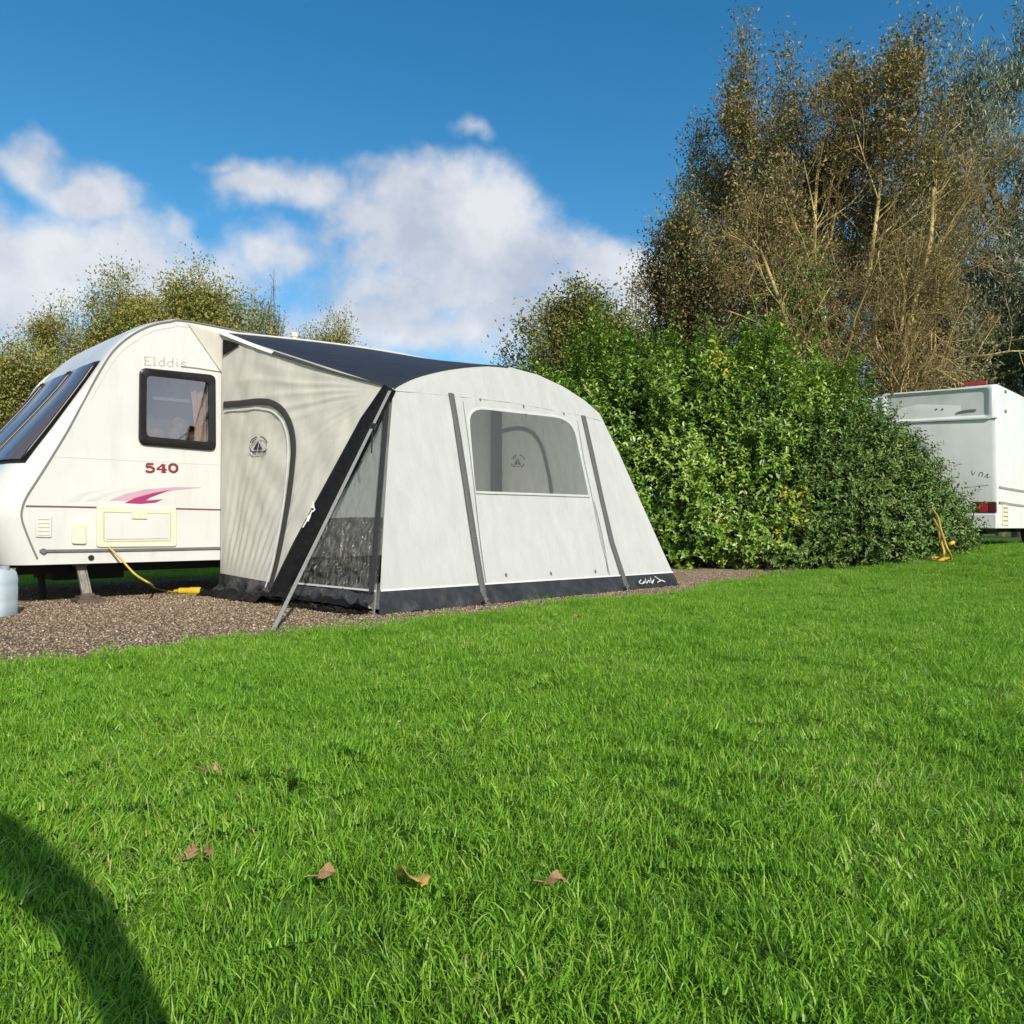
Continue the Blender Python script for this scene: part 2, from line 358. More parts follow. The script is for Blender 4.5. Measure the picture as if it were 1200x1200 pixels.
# ------------------------------------------------------------------ ground
def build_ground():
    xs = sorted(set(list(np.linspace(-9, 16, 84))+[-1500, -500, -150, -60, -30, -18, 25, 40, 70, 160, 500, 1500]))
    ys = sorted(set(list(np.linspace(-4, 20, 81))+[-1500, -400, -100, -30, -10, 28, 40, 70, 160, 500, 1500]))
    V = [(x, y, gz(x, y)-.003) for y in ys for x in xs]; n = len(xs)
    F = [(i*n+j, i*n+j+1, (i+1)*n+j+1, (i+1)*n+j) for i in range(len(ys)-1) for j in range(n-1)]
    o = meshobj('lawn_ground', V, F, MT['lawn'], smooth=True); o['kind'] = 'structure'
build_ground()
edge_px = [(-120, 800), (0, 784), (80, 775), (150, 766), (230, 755), (318, 748), (380, 743), (440, 737), (520, 726), (600, 716), (700, 704), (790, 696), (860, 682), (930, 672), (985, 667)]
edge = [ground_pt(*p) for p in edge_px]
back = [Vector((4.9, 12.3, 0)), Vector((2.2, 12.6, 0)), RR+nin*2.5+d*.3, RB+nin*2.6-d*.4, RB+nin*2.4-d*2.6, RB+nin*.6-d*4.0]
gravel_poly = [(p.x, p.y) for p in edge+back]
def in_poly(X, Y, poly):
    inside = np.zeros(len(X), bool); k = len(poly)
    for i in range(k):
        x1, y1 = poly[i]; x2, y2 = poly[(i+1) % k]
        c = ((y1 > Y) != (y2 > Y)); 
        with np.errstate(divide='ignore', invalid='ignore'): xi = (x2-x1)*(Y-y1)/(y2-y1)+x1
        inside ^= c & (X < xi)
    return inside
def build_gravel_bed():
    bm = bmesh.new(); vs = [bm.verts.new((x, y, .006)) for x, y in gravel_poly]
    es = [bm.edges.new((vs[i], vs[(i+1) % len(vs)])) for i in range(len(vs))]
    bmesh.ops.triangle_fill(bm, edges=es, use_beauty=True); bmesh.ops.recalc_face_normals(bm, faces=bm.faces)
    me = bpy.data.meshes.new('gravel_pitch'); bm.to_mesh(me); bm.free(); me.materials.append(MT['gravelbase'])
    o = bpy.data.objects.new('gravel_pitch', me); COL.objects.link(o); o['kind'] = 'structure'
build_gravel_bed()

def scatter_object(name, P, rot, scl, sources, material, kind='stuff'):
    """one object whose geometry nodes set small source meshes on its own points"""
    me = bpy.data.meshes.new(name); me.vertices.add(len(P)); me.vertices.foreach_set('co', np.asarray(P, np.float32).ravel())
    a = me.attributes.new('rot', 'FLOAT_VECTOR', 'POINT'); a.data.foreach_set('vector', np.asarray(rot, np.float32).ravel())
    a = me.attributes.new('scl', 'FLOAT', 'POINT'); a.data.foreach_set('value', np.asarray(scl, np.float32))
    a = me.attributes.new('pick', 'INT', 'POINT'); a.data.foreach_set('value', rng.integers(0, len(sources), len(P)).astype(np.int32))
    o = bpy.data.objects.new(name, me); COL.objects.link(o); o['kind'] = kind
    g = bpy.data.node_groups.new(name+'_nodes', 'GeometryNodeTree')
    g.interface.new_socket('Geometry', in_out='INPUT', socket_type='NodeSocketGeometry'); g.interface.new_socket('Geometry', in_out='OUTPUT', socket_type='NodeSocketGeometry')
    N = g.nodes.new; L = g.links.new
    gi = N('NodeGroupInput'); go = N('NodeGroupOutput'); mp = N('GeometryNodeMeshToPoints'); L(gi.outputs[0], mp.inputs[0])
    ip = N('GeometryNodeInstanceOnPoints'); L(mp.outputs[0], ip.inputs['Points'])
    g2i = N('GeometryNodeGeometryToInstance')
    for s in reversed(sources):
        oi = N('GeometryNodeObjectInfo'); oi.inputs['Object'].default_value = s; L(oi.outputs['Geometry'], g2i.inputs[0])
    L(g2i.outputs[0], ip.inputs['Instance']); ip.inputs['Pick Instance'].default_value = True
    def attr(nm, ty, out):
        n = N('GeometryNodeInputNamedAttribute'); n.data_type = ty; n.inputs['Name'].default_value = nm
        return [q for q in n.outputs if q.enabled and q.name == 'Attribute'][0]
    L(attr('pick', 'INT', 0), ip.inputs['Instance Index'])
    e2r = N('FunctionNodeEulerToRotation'); L(attr('rot', 'FLOAT_VECTOR', 0), e2r.inputs[0]); L(e2r.outputs[0], ip.inputs['Rotation'])
    L(attr('scl', 'FLOAT', 0), ip.inputs['Scale'])
    L(ip.outputs[0], go.inputs[0])
    md = o.modifiers.new('scatter', 'NODES'); md.node_group = g
    return o
def source_mesh(name, V, F, material, smooth=False):
    me = bpy.data.meshes.new(name); me.from_pydata([tuple(map(float, v)) for v in V], [], F); me.materials.append(material)
    if smooth: me.polygons.foreach_set('use_smooth', np.ones(len(me.polygons), bool))
    me.update(); return bpy.data.objects.new(name, me)

# ------------------------------------------------------------------ grass
def grass_tuft(k, n, rad, hmin, hmax, wid):
    V = []; F = []
    for i in range(n):
        r = rad*math.sqrt(rng.random())*1.15; a = rng.random()*6.283; x, y = r*math.cos(a), r*math.sin(a)
        h = hmin+(hmax-hmin)*rng.random()**1.3; az = rng.random()*6.283; lean = .3+1.3*rng.random()
        tw = az+rng.normal(0, .9); sx, sy = -math.sin(tw), math.cos(tw); w = wid*(.6+.7*rng.random())
        b = len(V); p = np.array([x, y, -.01]); ang = lean*.3
        for s in range(4):
            ww = w*(1, .95, .7, 0)[s]/2
            if s < 3: V += [(p[0]-sx*ww, p[1]-sy*ww, p[2]), (p[0]+sx*ww, p[1]+sy*ww, p[2])]
            else: V.append(tuple(p))
            st = h/3; p = p+np.array([math.cos(az)*math.sin(ang), math.sin(az)*math.sin(ang), math.cos(ang)])*st; ang += lean*.55
        F += [(b, b+1, b+3, b+2), (b+2, b+3, b+5, b+4), (b+4, b+5, b+6)]
    return source_mesh('grass_tuft', V, F, MT['grass'])
def grass_material():
    m, nt, N, L = new_mat('grass_blades'); out = N('ShaderNodeOutputMaterial'); p = N('ShaderNodeBsdfPrincipled')
    p.inputs['Roughness'].default_value = .42; p.inputs['Specular IOR Level'].default_value = .3
    g = N('ShaderNodeNewGeometry'); cr = N('ShaderNodeValToRGB')
    cols = [(.0, (.09, .23, .018)), (.35, (.17, .37, .028)), (.8, (.26, .48, .04)), (.95, (.34, .54, .07)), (1., (.46, .50, .17))]
    while len(cr.color_ramp.elements) < 5: cr.color_ramp.elements.new(.5)
    for e, (q, c) in zip(cr.color_ramp.elements, cols): e.position = q; e.color = (*c, 1)
    n = N('ShaderNodeTexNoise'); n.inputs['Scale'].default_value = 1.7; n.inputs['Detail'].default_value = 4; L(g.outputs['Position'], n.inputs['Vector'])
    a = N('ShaderNodeMath'); a.operation = 'MULTIPLY_ADD'; L(n.outputs[0], a.inputs[0]); a.inputs[1].default_value = .9; a.inputs[2].default_value = -.45
    b = N('ShaderNodeMath'); b.operation = 'ADD'; b.use_clamp = True; L(a.outputs[0], b.inputs[0]); L(g.outputs['Random Per Island'], b.inputs[1]); L(b.outputs[0], cr.inputs[0])
    L(cr.outputs[0], p.inputs['Base Color']); t = N('ShaderNodeBsdfTranslucent'); L(cr.outputs[0], t.inputs['Color'])
    mx = N('ShaderNodeMixShader'); mx.inputs[0].default_value = .42; L(p.outputs[0], mx.inputs[1]); L(t.outputs[0], mx.inputs[2]); L(mx.outputs[0], out.inputs['Surface'])
    return m
MT['grass'] = grass_material()
def build_grass():
    tufts = [grass_tuft(k, 340, .125, .017+.003*(k % 3), .042+.007*(k % 3), .0027) for k in range(6)]
    pts = []
    def region(x0, x1, y0, y1, dens, fov=True):
        c = 1/math.sqrt(dens); gx, gy = np.meshgrid(np.arange(x0, x1, c), np.arange(y0, y1, c)); n = gx.size; x = gx.ravel()+c*rng.random(n); y = gy.ravel()+c*rng.random(n)
        if fov: k = np.abs(x) < y*.72+3.2; x, y = x[k], y[k]
        # ragged lawn edge along the gravel
        j = .05*np.sin(x*5.1)+.04*np.sin(x*13.7+1)+rng.normal(0, .05, len(x))
        k = ~in_poly(x, y-j*0+j, gravel_poly); pts.append(np.stack([x[k], y[k]], 1))
    region(-4, 4.5, .3, 3, 150); region(-7, 8, 3, 6, 130); region(-10, 11, 6, 11, 85); region(-8, 13, 11, 15, 30); region(-14, 2, 8, 18, 14); region(-4, 4, -2.5, .3, 20, False)
    P = np.concatenate(pts); n = len(P)
    zz = np.array([gz(x, y) for x, y in P]); sc_ = rng.uniform(.8, 1.15, n)*np.array([1+.16*noise.noise(Vector((x*1.1, y*1.1, 3)))+.15*noise.noise(Vector((x*4.5, y*4.5, 9))) for x, y in P])
    rot = np.zeros((n, 3)); rot[:, 2] = rng.random(n)*6.283; rot[:, 0] = rng.normal(0, .2, n); rot[:, 1] = rng.normal(0, .2, n)
    o = scatter_object('grass', np.column_stack([P, zz]), rot, sc_, tufts, MT['grass'])
    o['label'] = 'thick bright green lawn grass in front of the awning'
    print('tufts', n)
build_grass()
def build_gravel():
    m, nt, N, L = new_mat('gravel_stones'); out = N('ShaderNodeOutputMaterial'); p = N('ShaderNodeBsdfPrincipled'); p.inputs['Roughness'].default_value = .85; p.inputs['Specular IOR Level'].default_value = .2
    oi = N('ShaderNodeObjectInfo'); cr = N('ShaderNodeValToRGB'); L(oi.outputs['Random'], cr.inputs[0])
    cols = [(.0, (.11, .080, .052)), (.35, (.215, .158, .104)), (.75, (.30, .225, .152)), (.95, (.38, .305, .215)), (1., (.58, .52, .42))]
    while len(cr.color_ramp.elements) < 5: cr.color_ramp.elements.new(.5)
    for e, (q, c) in zip(cr.color_ramp.elements, cols): e.position = q; e.color = (*c, 1)
    L(cr.outputs[0], p.inputs['Base Color']); L(p.outputs[0], out.inputs['Surface'])
    src = []
    for k in range(5):
        bm = bmesh.new(); bmesh.ops.create_icosphere(bm, subdivisions=1, radius=1)
        sx, sy, szz = rng.uniform(.8, 1.3), rng.uniform(.6, .9), rng.uniform(.4, .7)
        V = [(v.co.x*sx*rng.uniform(.75, 1.2), v.co.y*sy*rng.uniform(.75, 1.2), v.co.z*szz*rng.uniform(.8, 1.2)) for v in bm.verts]; F = [tuple(q.index for q in f.verts) for f in bm.faces]; bm.free()
        src.append(source_mesh('gravel_stone', V, F, m))
    xs = [p[0] for p in gravel_poly]; ys = [p[1] for p in gravel_poly]
    n = 340000; x = rng.uniform(max(min(xs), -7), max(xs), n); y = rng.uniform(min(ys), max(ys), n)
    k = in_poly(x, y+.05*np.sin(x*7), gravel_poly); x, y = x[k], y[k]
    # thin out behind the awning where nothing of it shows
    w = (x-RB.x)*nin.x+(y-RB.y)*nin.y; k = (w < .4) | (rng.random(len(x)) < .15); x, y = x[k], y[k]
    s = .0035+.0065*rng.random(len(x))**2.4; rot = rng.uniform(-.5, .5, (len(x), 3)); rot[:, 2] = rng.random(len(x))*6.283
    o = scatter_object('gravel', np.column_stack([x, y, .006+s*.35]), rot, s, src, m); o['label'] = 'brown loose gravel of the caravan pitch'
    print('stones', len(x))
build_gravel()

# ------------------------------------------------------------------ near caravan
WN = nout                                   # outward normal of the wall that faces the awning
WALL0 = RB+nin*.03
def W(px, py, off=0.0): return plane_pt(px, py, WALL0, WN)+WN*off
def wt(p): return (p-WALL0).dot(d), p.z
def wpos(t, z, w=0.0): return WALL0+d*t+nin*w+Z*z
BW = 2.2
def build_caravan():
    seam_px = [(47, 662), (37, 640), (29, 620), (25, 606), (26, 595), (31, 582), (45, 560), (62, 533), (80, 503), (96, 473), (110, 447), (121, 428), (131, 413), (144, 400), (160, 389), (178, 381), (198, 377), (220, 376.5)]
    prof = [wt(W(*p)) for p in seam_px]
    print('profile', [(round(a, 2), round(b, 2)) for a, b in prof])
    pr = [Vector((a, b, 0)) for a, b in prof]
    ztop = prof[-1][1]; zb = prof[0][1]
    tend = 4.15
    pr += [Vector((.4, ztop-.0, 0)), Vector((1.3, ztop-.01, 0)), Vector((2.2, ztop-.02, 0)), Vector((3.2, ztop-.03, 0)), Vector((3.9, ztop-.06, 0)), Vector((4.08, ztop-.18, 0)), Vector((tend, ztop-.5, 0)), Vector((tend, 1.2, 0)), Vector((tend-.03, .6, 0)), Vector((tend-.08, .31, 0))]
    pts = catmull(pr, 5); ns = len(pts); iseam = (len(seam_px)-1)*5
    nor = []
    for i in range(ns):
        t = (pts[min(i+1, ns-1)]-pts[max(i-1, 0)]).normalized(); nor.append(Vector((-t.y, t.x, 0)) if i > iseam-16 else Vector((-1, max(0, t.x)*.9*max(0, 1-(iseam-16-i)/18), 0)))
    def kk(i):
        p = pts[i]; tz = (p.y-zb)/(ztop-zb)
        f = 1-min(max((p.y-1.0)/1.1, 0), 1); f = f*f*(3-2*f)
        return .035+(.20*f if p.x < 1 else .03)
    def corner(w):
        w = min(w, BW-w); c = min(w/.30, 1); return math.sqrt(max(0, 1-(1-c)**2))+.25*min(w, 1.1)/1.1
    ws = [0, .004, .012, .025, .045, .075, .11, .16, .22, .30, .45, .7, 1.1]; ws = ws+[BW-w for w in reversed(ws[:-1])]
    def S(i, w, off=0.0):
        i0 = int(min(i, ns-2)); f = i-i0; p = pts[i0].lerp(pts[i0+1], f); n = nor[i0].lerp(nor[i0+1], f); k = kk(i0)*(1-f)+kk(min(i0+1, ns-1))*f
        q = p+n*(k*corner(w)+off-(.16 if p.x < 1 else .06)*max(0, (w-BW+.6)/.6)**2); return wpos(q.x, q.y, w)
    car = thing('touring_caravan', 'white touring caravan numbered 540 with maroon flash, joined to the grey awning', 'caravan', wpos(1.3, 0, 1.1))
    # window opening in the side wall
    win = [W(165.5, 433), W(249, 442.5), W(249.5, 526), W(164.5, 519)]
    hole = rrect([p for p in win], .05)
    body = MB(); body.grid([[S(i, w) for w in ws] for i in range(ns)])
    floor = [S(0, w) for w in ws]; endl = [S(ns-1, w) for w in ws]; body.grid([floor, endl])
    body.build('body', MT['white'], car, smooth=True, sharp=50)
    bm = bmesh.new(); outl = [wpos(p.x, p.y, 0) for p in pts]
    def loop(P):
        vs = [bm.verts.new(p) for p in P]; return [bm.edges.new((vs[i], vs[(i+1) % len(vs)])) for i in range(len(vs))]
    es = loop(outl)+loop(hole); bmesh.ops.triangle_fill(bm, edges=es, use_beauty=True, normal=WN)
    V = [v.co.copy() for v in bm.verts]; F = [tuple(v.index for v in f.verts) for f in bm.faces] if (bm.verts.index_update() or True) else []; bm.free()
    meshobj('side_wall', V, F, MT['white'], car)
    fs = MB(); fs.add([wpos(p.x, p.y, BW) for p in pts], [tuple(range(ns))]); fs.build('far_side_wall', MT['white'], car)
    # seam trim along the front moulding and roof edge
    tr = MB(); tr.ribbon([wpos(p.x, p.y, 0)+WN*.001 for p in pts[2:iseam+25]], WN, .012, .009); tr.build('front_seam', MT['seam'], car)
    tr = MB(); tr.ribbon([wpos(p.x, p.y, 0)-d*0+Vector((nor[i].x*d.x, nor[i].x*d.y, nor[i].y))*(-.05)+WN*.0 for i, p in enumerate(pts) if iseam-40 < i < iseam+25], WN, .007, .003); tr.build('roof_seam', MT['silver'], car)
    # front windows
    def near_i(px, py):
        q = W(px, py); t, z = wt(q); return min(range(iseam), key=lambda i: (pts[i].x-t)**2+(pts[i].y-z)**2)
    ilo, ihi = near_i(60, 536), near_i(124, 424)
    surround = MB(); surround.grid([[S(i, w, .006) for w in np.linspace(.055, 2.145, 60)] for i in np.linspace(ilo-.8, ihi+.8, 26)]); surround.build('front_window_surround', MT['frame'], car, smooth=True)
    for (a, b) in ((.075, .66), (.72, 1.48), (1.54, 2.12)):
        m = MB(); rows = [[S(i, w, .016+.012*math.sin(math.pi*(w-a)/(b-a))) for w in np.linspace(a, b, 22)] for i in np.linspace(ilo, ihi, 22)]
        m.grid(rows); m.build('front_window', MT['glassfront'], car, smooth=True)
        for e in (a, b):
            m = MB(); m.tube([S(i, e, .022) for i in np.linspace(ilo, ihi, 14)], .012, 6); m.build('window_seal', MT['black'], car, smooth=True)
    gv = MB(); gv.tube([S(near_i(35, 574), w, .012) for w in np.linspace(.30, .52, 8)], .022, 8); gv.build('grab_handle', MT['rail'], car, smooth=True)
    # side window: frame ring, pane, recess with blind, curtain and cushions
    fr = MB(); o_ = rrect([W(163, 431, .0), W(251.5, 440, .0), W(252, 528.5, .0), W(162, 521, .0)], .06, 6); i_ = rrect([W(171, 440), W(243.5, 448), W(244, 518.5), W(170.5, 511.5)], .045, 6)
    fr.grid([[p for p in o_], [p+WN*.022 for p in o_], [p+WN*.03+(q-p)*.18 for p, q in zip(o_, i_)], [q+WN*.022 for q in i_], [q+WN*.004 for q in i_]], True)
    wf = fr.build('side_window', MT['frame'], car, smooth=True, sharp=40)
    pn = MB(); pn.plate([p+WN*.006 for p in i_], WN, .006, .002); pn.build('pane', MT['glass'], wf)
    b0, b1, b2, b3 = [p.copy() for p in win]; dep = nin*.42
    rc = MB(); rc.add([b0, b1, b2, b3, b0+dep, b1+dep, b2+dep, b3+dep], [(0, 1, 5, 4), (1, 2, 6, 5), (2, 3, 7, 6), (3, 0, 4, 7), (4, 5, 6, 7)]); rc.build('window_recess', MT['inside'], car)
    mm = MB(); w_ = (b1-b0).length
    rows = []
    for z_ in np.linspace(0, 1, 5):
        rows.append([b1.lerp(b2, z_)-d*(.02+x*w_*(.17+.09*(1-z_)**2))+nin*(.10+.012*math.sin(x*16)) for x in np.linspace(0, 1, 24)])
    mm.grid(rows); mm.build('curtain', MT['curtain'], car, smooth=True)
    mm = MB(); mm.grid([[b0.lerp(b1, x)*(1-z_)+b3.lerp(b2, x)*z_+nin*.2+d*.0 for x in np.linspace(.18+.3*z_, .92-.2*z_, 10)] for z_ in np.linspace(.06, .34, 6)]); mm.build('roller_blind', MT['blind'], car, smooth=True)
    for (cx, cw, ch) in ((.33, .26, .24), (.62, .28, .40), (.86, .2, .26)):
        m = MB(); base = b3.lerp(b2, cx)+nin*.17+Z*.0
        rows = [[base+d*(w_*cw*.62*math.cos(a)*s_)+Z*(ch*.9*abs(math.sin(a))**.8*s_*.78)+nin*(-.07*(1-s_**2)) for a in np.linspace(0, math.pi, 14)] for s_ in (1, .85, .6, .3, .02)]
        m.grid(rows); m.build('cushion', MT['cushion'], car, smooth=True)
    # trims
    def line(name, pix, w, th, m): 
        q = MB(); q.ribbon([W(*p) for p in pix], WN, w, th); return q.build(name, m, car)
    line('trim_line', [(212, 429.5), (230, 431.5), (259, 436)], .010, .004, MT['seam'])
    line('waist_line', [(30, 593), (70, 593.6), (113, 594.5)], .011, .006, MT['redline']); line('waist_line', [(206, 596), (230, 596.6), (259, 597.3)], .011, .006, MT['redline'])
    line('side_rail', [(46, 645.5), (110, 644.8), (180, 643.6), (259, 642)], .020, .018, MT['rail'])
    cp = MB(); q = W(50, 645.5); cp.tube([q+WN*.0, q+WN*.028], .02, 12); cp.build('rail_cap', MT['rail'], car, smooth=True, sharp=40)
    line('faint_panel_line', [(62, 535), (160, 540), (259, 545)], .004, .002, MT['silver'])
    lk = MB(); q = W(106.5, 653.5); lk.tube([q, q+WN*.012], .022, 14); l_ = lk.build('lock', MT['black'], car, smooth=True, sharp=40)
    # gas locker hatch
    def quad(name, c, th, r, m, par, bev=.003):
        q = MB(); q.plate(rrect([W(*p) for p in c], r), WN, th, bev); return q.build(name, m, par, smooth=True, sharp=35)
    lf = quad('locker_hatch', [(112.5, 593), (206.5, 596), (206.5, 640.5), (112.5, 641.5)], .016, .03, MT['cream'], car, .005)
    fr = MB(); P4 = [W(121, 600, .017), W(199, 602, .017), W(199, 633.5, .017), W(121, 634.5, .017)]; rr_ = rrect(P4, .015); fr.ribbon(rr_+[rr_[0]], WN, .008, .0012); fr.build('hatch_groove', MT['ghost'], lf)
    q = MB(); q.plate(rrect([W(123.5, 602.5, .016), W(196.5, 604.2, .016), W(196.5, 631.2, .016), W(123.5, 632.2, .016)], .012), WN, .006, .002); q.build('hatch_door', MT['white'], lf)
    q = MB(); q.plate(rrect([W(153, 597, .016), W(171, 597.6, .016), W(171, 608.5, .016), W(153, 608.2, .016)], .012), WN, .018, .004); lt = q.build('latch', MT['cream'], lf, smooth=True, sharp=35)
    q = MB(); c_ = W(162, 603.5, .034); q.tube([c_, c_+WN*.003], .006, 8); q.build('keyhole', MT['ghost'], lf)
    v = quad('vent_cover', [(41, 604), (60.5, 604.5), (60, 630), (41.5, 629.5)], .012, .01, MT['white'], car)
    for k in range(5):
        q = MB(); y = 608+k*4.6; q.ribbon([W(44, y, .013), W(57.5, y+.1, .013)], WN, .008, .004); q.build('louvre', MT['cream'], v)
    f = quad('water_inlet_cover', [(84, 615), (100, 615.5), (100.5, 638), (83.5, 637.5)], .02, .02, MT['cream'], car, .006)
    # flashes and lettering
    def shape(name, pix, m, off=.0015):
        q = MB(); q.plate([W(*p) for p in pix], WN, off); return q.build(name, m, car)
    shape('silver_flash', [(76, 588), (92, 579), (105, 575), (121, 573.5), (110, 577), (98, 581), (92, 588)], MT['silver'])
    shape('silver_flash', [(100, 586.5), (120, 578), (145, 572.5), (163, 571), (140, 576), (122, 582), (112, 587.5)], MT['silver'])
    shape('pink_flash', [(128, 586.5), (147, 578.5), (170, 573.5), (205, 570.8), (239, 571.2), (205, 574.5), (178, 579), (160, 587)], MT['grape'])
    shape('maroon_flash', [(146, 589.5), (158, 583.5), (180, 577.5), (200, 574), (188, 578.5), (176, 583), (171, 586.5), (191, 585), (182, 589), (165, 590.5)], MT['maroon'], .0028)
    def strokes(name, quadpx, polys, width, m, off=.002, par=car):
        q = MB(); (x0, y0), (x1, y1) = quadpx
        for pl, wd in polys:
            P = [W(x0+(x1-x0)*a, y0+(y1-y0)*b+(x1-x0)*a*.055) for a, b in pl]
            P = catmull(P, 4) if len(P) > 2 and wd != 'l' else P
            q.ribbon(P, WN, width*(1 if wd == 'l' else wd), off)
        return q.build(name, m, par)
    five = [([(.95, 0), (.15, 0)], 1.1), ([(.15, 0), (.1, .45)], .8), ([(.1, .45), (.5, .34), (.95, .55), (.9, .85), (.5, 1.0), (.02, .88)], 1.25)]
    four = [([(.62, 0), (.02, .68)], .8), ([(.02, .68), (1.0, .68)], .9), ([(.68, 0), (.68, 1)], 1.6), ([(.45, 1), (.92, 1)], .8)]
    zero = [([(.5, 0), (.12, .2), (.06, .5), (.12, .8), (.5, 1), (.88, .8), (.94, .5), (.88, .2), (.5, 0)], 1.3)]
    strokes('number', ((170.5, 543.5), (180.5, 553)), five, .018, MT['letter']); strokes('number', ((183.5, 543.5), (195.5, 553)), four, .018, MT['letter']); strokes('number', ((198, 543.5), (208, 553)), zero, .018, MT['letter'])
    e_ = [([(0, 0), (1, 0)], .8), ([(.15, 0), (.15, 1)], 1.4), ([(.15, .5), (.75, .5)], .8), ([(0, 1), (1, 1)], .9)]
    l_ = [([(.5, 0), (.5, 1)], 1.4), ([(.1, 1), (.9, 1)], .8), ([(.1, .02), (.5, 0)], .7)]
    d_ = [([(.85, -.1), (.85, 1)], 1.3), ([(.85, .45), (.4, .4), (.08, .7), (.4, 1), (.85, .92)], 1.)]
    i_ = [([(.5, .4), (.5, 1)], 1.4), ([(.5, .08), (.5, .18)], 1.3)]
    s_ = [([(.9, .45), (.5, .38), (.15, .5), (.5, .68), (.9, .84), (.5, 1), (.08, .92)], 1.)]
    x = 169
    for gl, w_ in ((e_, 8), (l_, 5), (d_, 8.5), (d_, 8.5), (i_, 4.5), (s_, 7)):
        strokes('letter', ((x, 418+(x-169)*.06), (x+w_, 427.5+(x-169)*.06)), gl, .010, MT['ghost']); x += w_+1.6
    # awning rail down the wall
    ar = MB(); ar.tube([wpos(.02, z, -.012) for z in np.linspace(.33, 2.36, 8)], .011, 8); ar.build('awning_rail', MT['seam'], car, smooth=True)
    # roof vent seen over the awning
    c_ = at_y(345, 395, 9.3); q = MB(); q.tube([Vector((c_.x, c_.y, 2.4)), Vector((c_.x, c_.y, c_.z))], .035, 10); q.tube([Vector((c_.x, c_.y, c_.z)), Vector((c_.x, c_.y, c_.z+.05))], .045, 10); q.build('roof_flue', MT['cream'], car, smooth=True, sharp=40)
    # chassis
    ch = MB()
    for w in (.45, 1.75): ch.box(wpos(1.2, .30, w), d, nin, Z, 2.7, .03, .07)
    ch.box(wpos(1.9, .27, 1.1), d, nin, Z, .05, .95, .05); ch.box(wpos(-1.05, .29, 1.1), d, nin, Z, .04, .8, .04)
    for w in (.45, 1.75): ch.tube([wpos(-1.2, .33, w), wpos(-2.6, .36, 1.1)], .04, 6)
    ch.build('chassis', MT['dark'], car)
    for w in (.12, 2.08):
        q = MB(); q.tube([wpos(2.05, .31, w-.09), wpos(2.05, .31, w-.07), wpos(2.05, .31, w+.07), wpos(2.05, .31, w+.09)], [.26, .31, .31, .26], 28); wh = q.build('wheel', MT['tyre'], car, smooth=True, sharp=35)
        q = MB(); q.tube([wpos(2.05, .31, w-.095), wpos(2.05, .31, w-.05)], [.17, .18], 20); q.build('rim', MT['steel'], wh, smooth=True, sharp=35)
    # spare wheel carrier / battery box under the nose
    q = MB(); q.box(wpos(-.95, .24, .75), d, nin, Z, .28, .3, .07); q.build('under_tray', MT['dark'], car)
    q = MB(); q.tube([wpos(-1.32, .30, .5), wpos(-1.28, .02, .55)], .028, 8); q.build('far_steady', MT['dark'], car)
    # corner steady
    top = W(100, 668)+nin*.12; foot = W(103.5, 704)+nin*.02; foot = Vector((foot.x, foot.y, .06)); t2 = Vector((top.x, top.y, .32))
    q = MB()
    ax = (foot-t2).normalized(); side = ax.cross(nin).normalized()
    q.box((t2+foot)/2, side, nin, ax, .022, .004, (foot-t2).length/2); q.box((t2+foot)/2+side*.03+nin*.01, side, nin, ax, .005, .018, (foot-t2).length/2); q.box((t2+foot)/2-side*.03+nin*.01, side, nin, ax, .005, .018, (foot-t2).length/2)
    st = q.build('corner_steady', MT['steel'], car)
    q = MB(); q.box(foot-Z*.01, d, nin, Z, .075, .055, .012); q.tube([foot+d*-.05-Z*.0, foot+d*.05], .02, 8); q.build('steady_foot', MT['rust'], st)
    q = MB(); q.tube([t2-d*.06+Z*.0, t2+d*.06], .02, 8); q.build('steady_pivot', MT['steel'], st)
    # board under the steady
    b = MB(); g0 = Vector((foot.x, foot.y, 0)); b.box(g0+Z*.024+WN*.02, d, nin, Z, .105, .085, .014); o = b.build('packing_board', MT['wood'], None, loc=g0)
    tag(o, 'small dark board under the foot of the caravan corner steady', 'board')
    return car
build_caravan()

# ------------------------------------------------------------------ awning
def wrinkle_grid(S, nu, nv, disp, toward):
    rows = []
    for j in range(nv+1):
        row = []
        for i in range(nu+1):
            u, v = i/nu, j/nv; p = S(u, v); row.append(p+snorm(S, u, v, toward)*disp(u, v, p))
        rows.append(row)
    return rows
def bil(a, b, c, e): return lambda u, v: (a*(1-u)+b*u)*(1-v)+(c*(1-u)+e*u)*v
def logo_on(S, px, py, size_px, par, toward, mt, off=.02):
    """triangle peak in a broken ring"""
    def q(dx, dy):
        u, v = invert(S, px+dx*size_px, py+dy*size_px); return S(u, v)+snorm(S, u, v, toward)*off
    u, v = invert(S, px, py); n = snorm(S, u, v, toward)
    m = MB()
    m.plate([q(-.55, .45), q(-.05, -.5), q(.02, -.1), q(-.12, .45)], n, .001); m.plate([q(0, -.55), q(.5, .45), q(.02, .45), q(.12, .1)], n, .001)
    for (r, a0, a1) in ((.95, 200, 262), (1.05, 285, 345), (.75, 205, 250), (1.0, 20, 60), (.95, 120, 165)):
        m.ribbon([q(r*math.cos(R(a)), r*math.sin(R(a))) for a in np.linspace(a0, a1, 9)], n, .010, .001)
    m.ribbon([q(-.9, .62), q(0, .68), q(.9, .60)], n, .008, .001)
    return m.build('logo', mt, par)
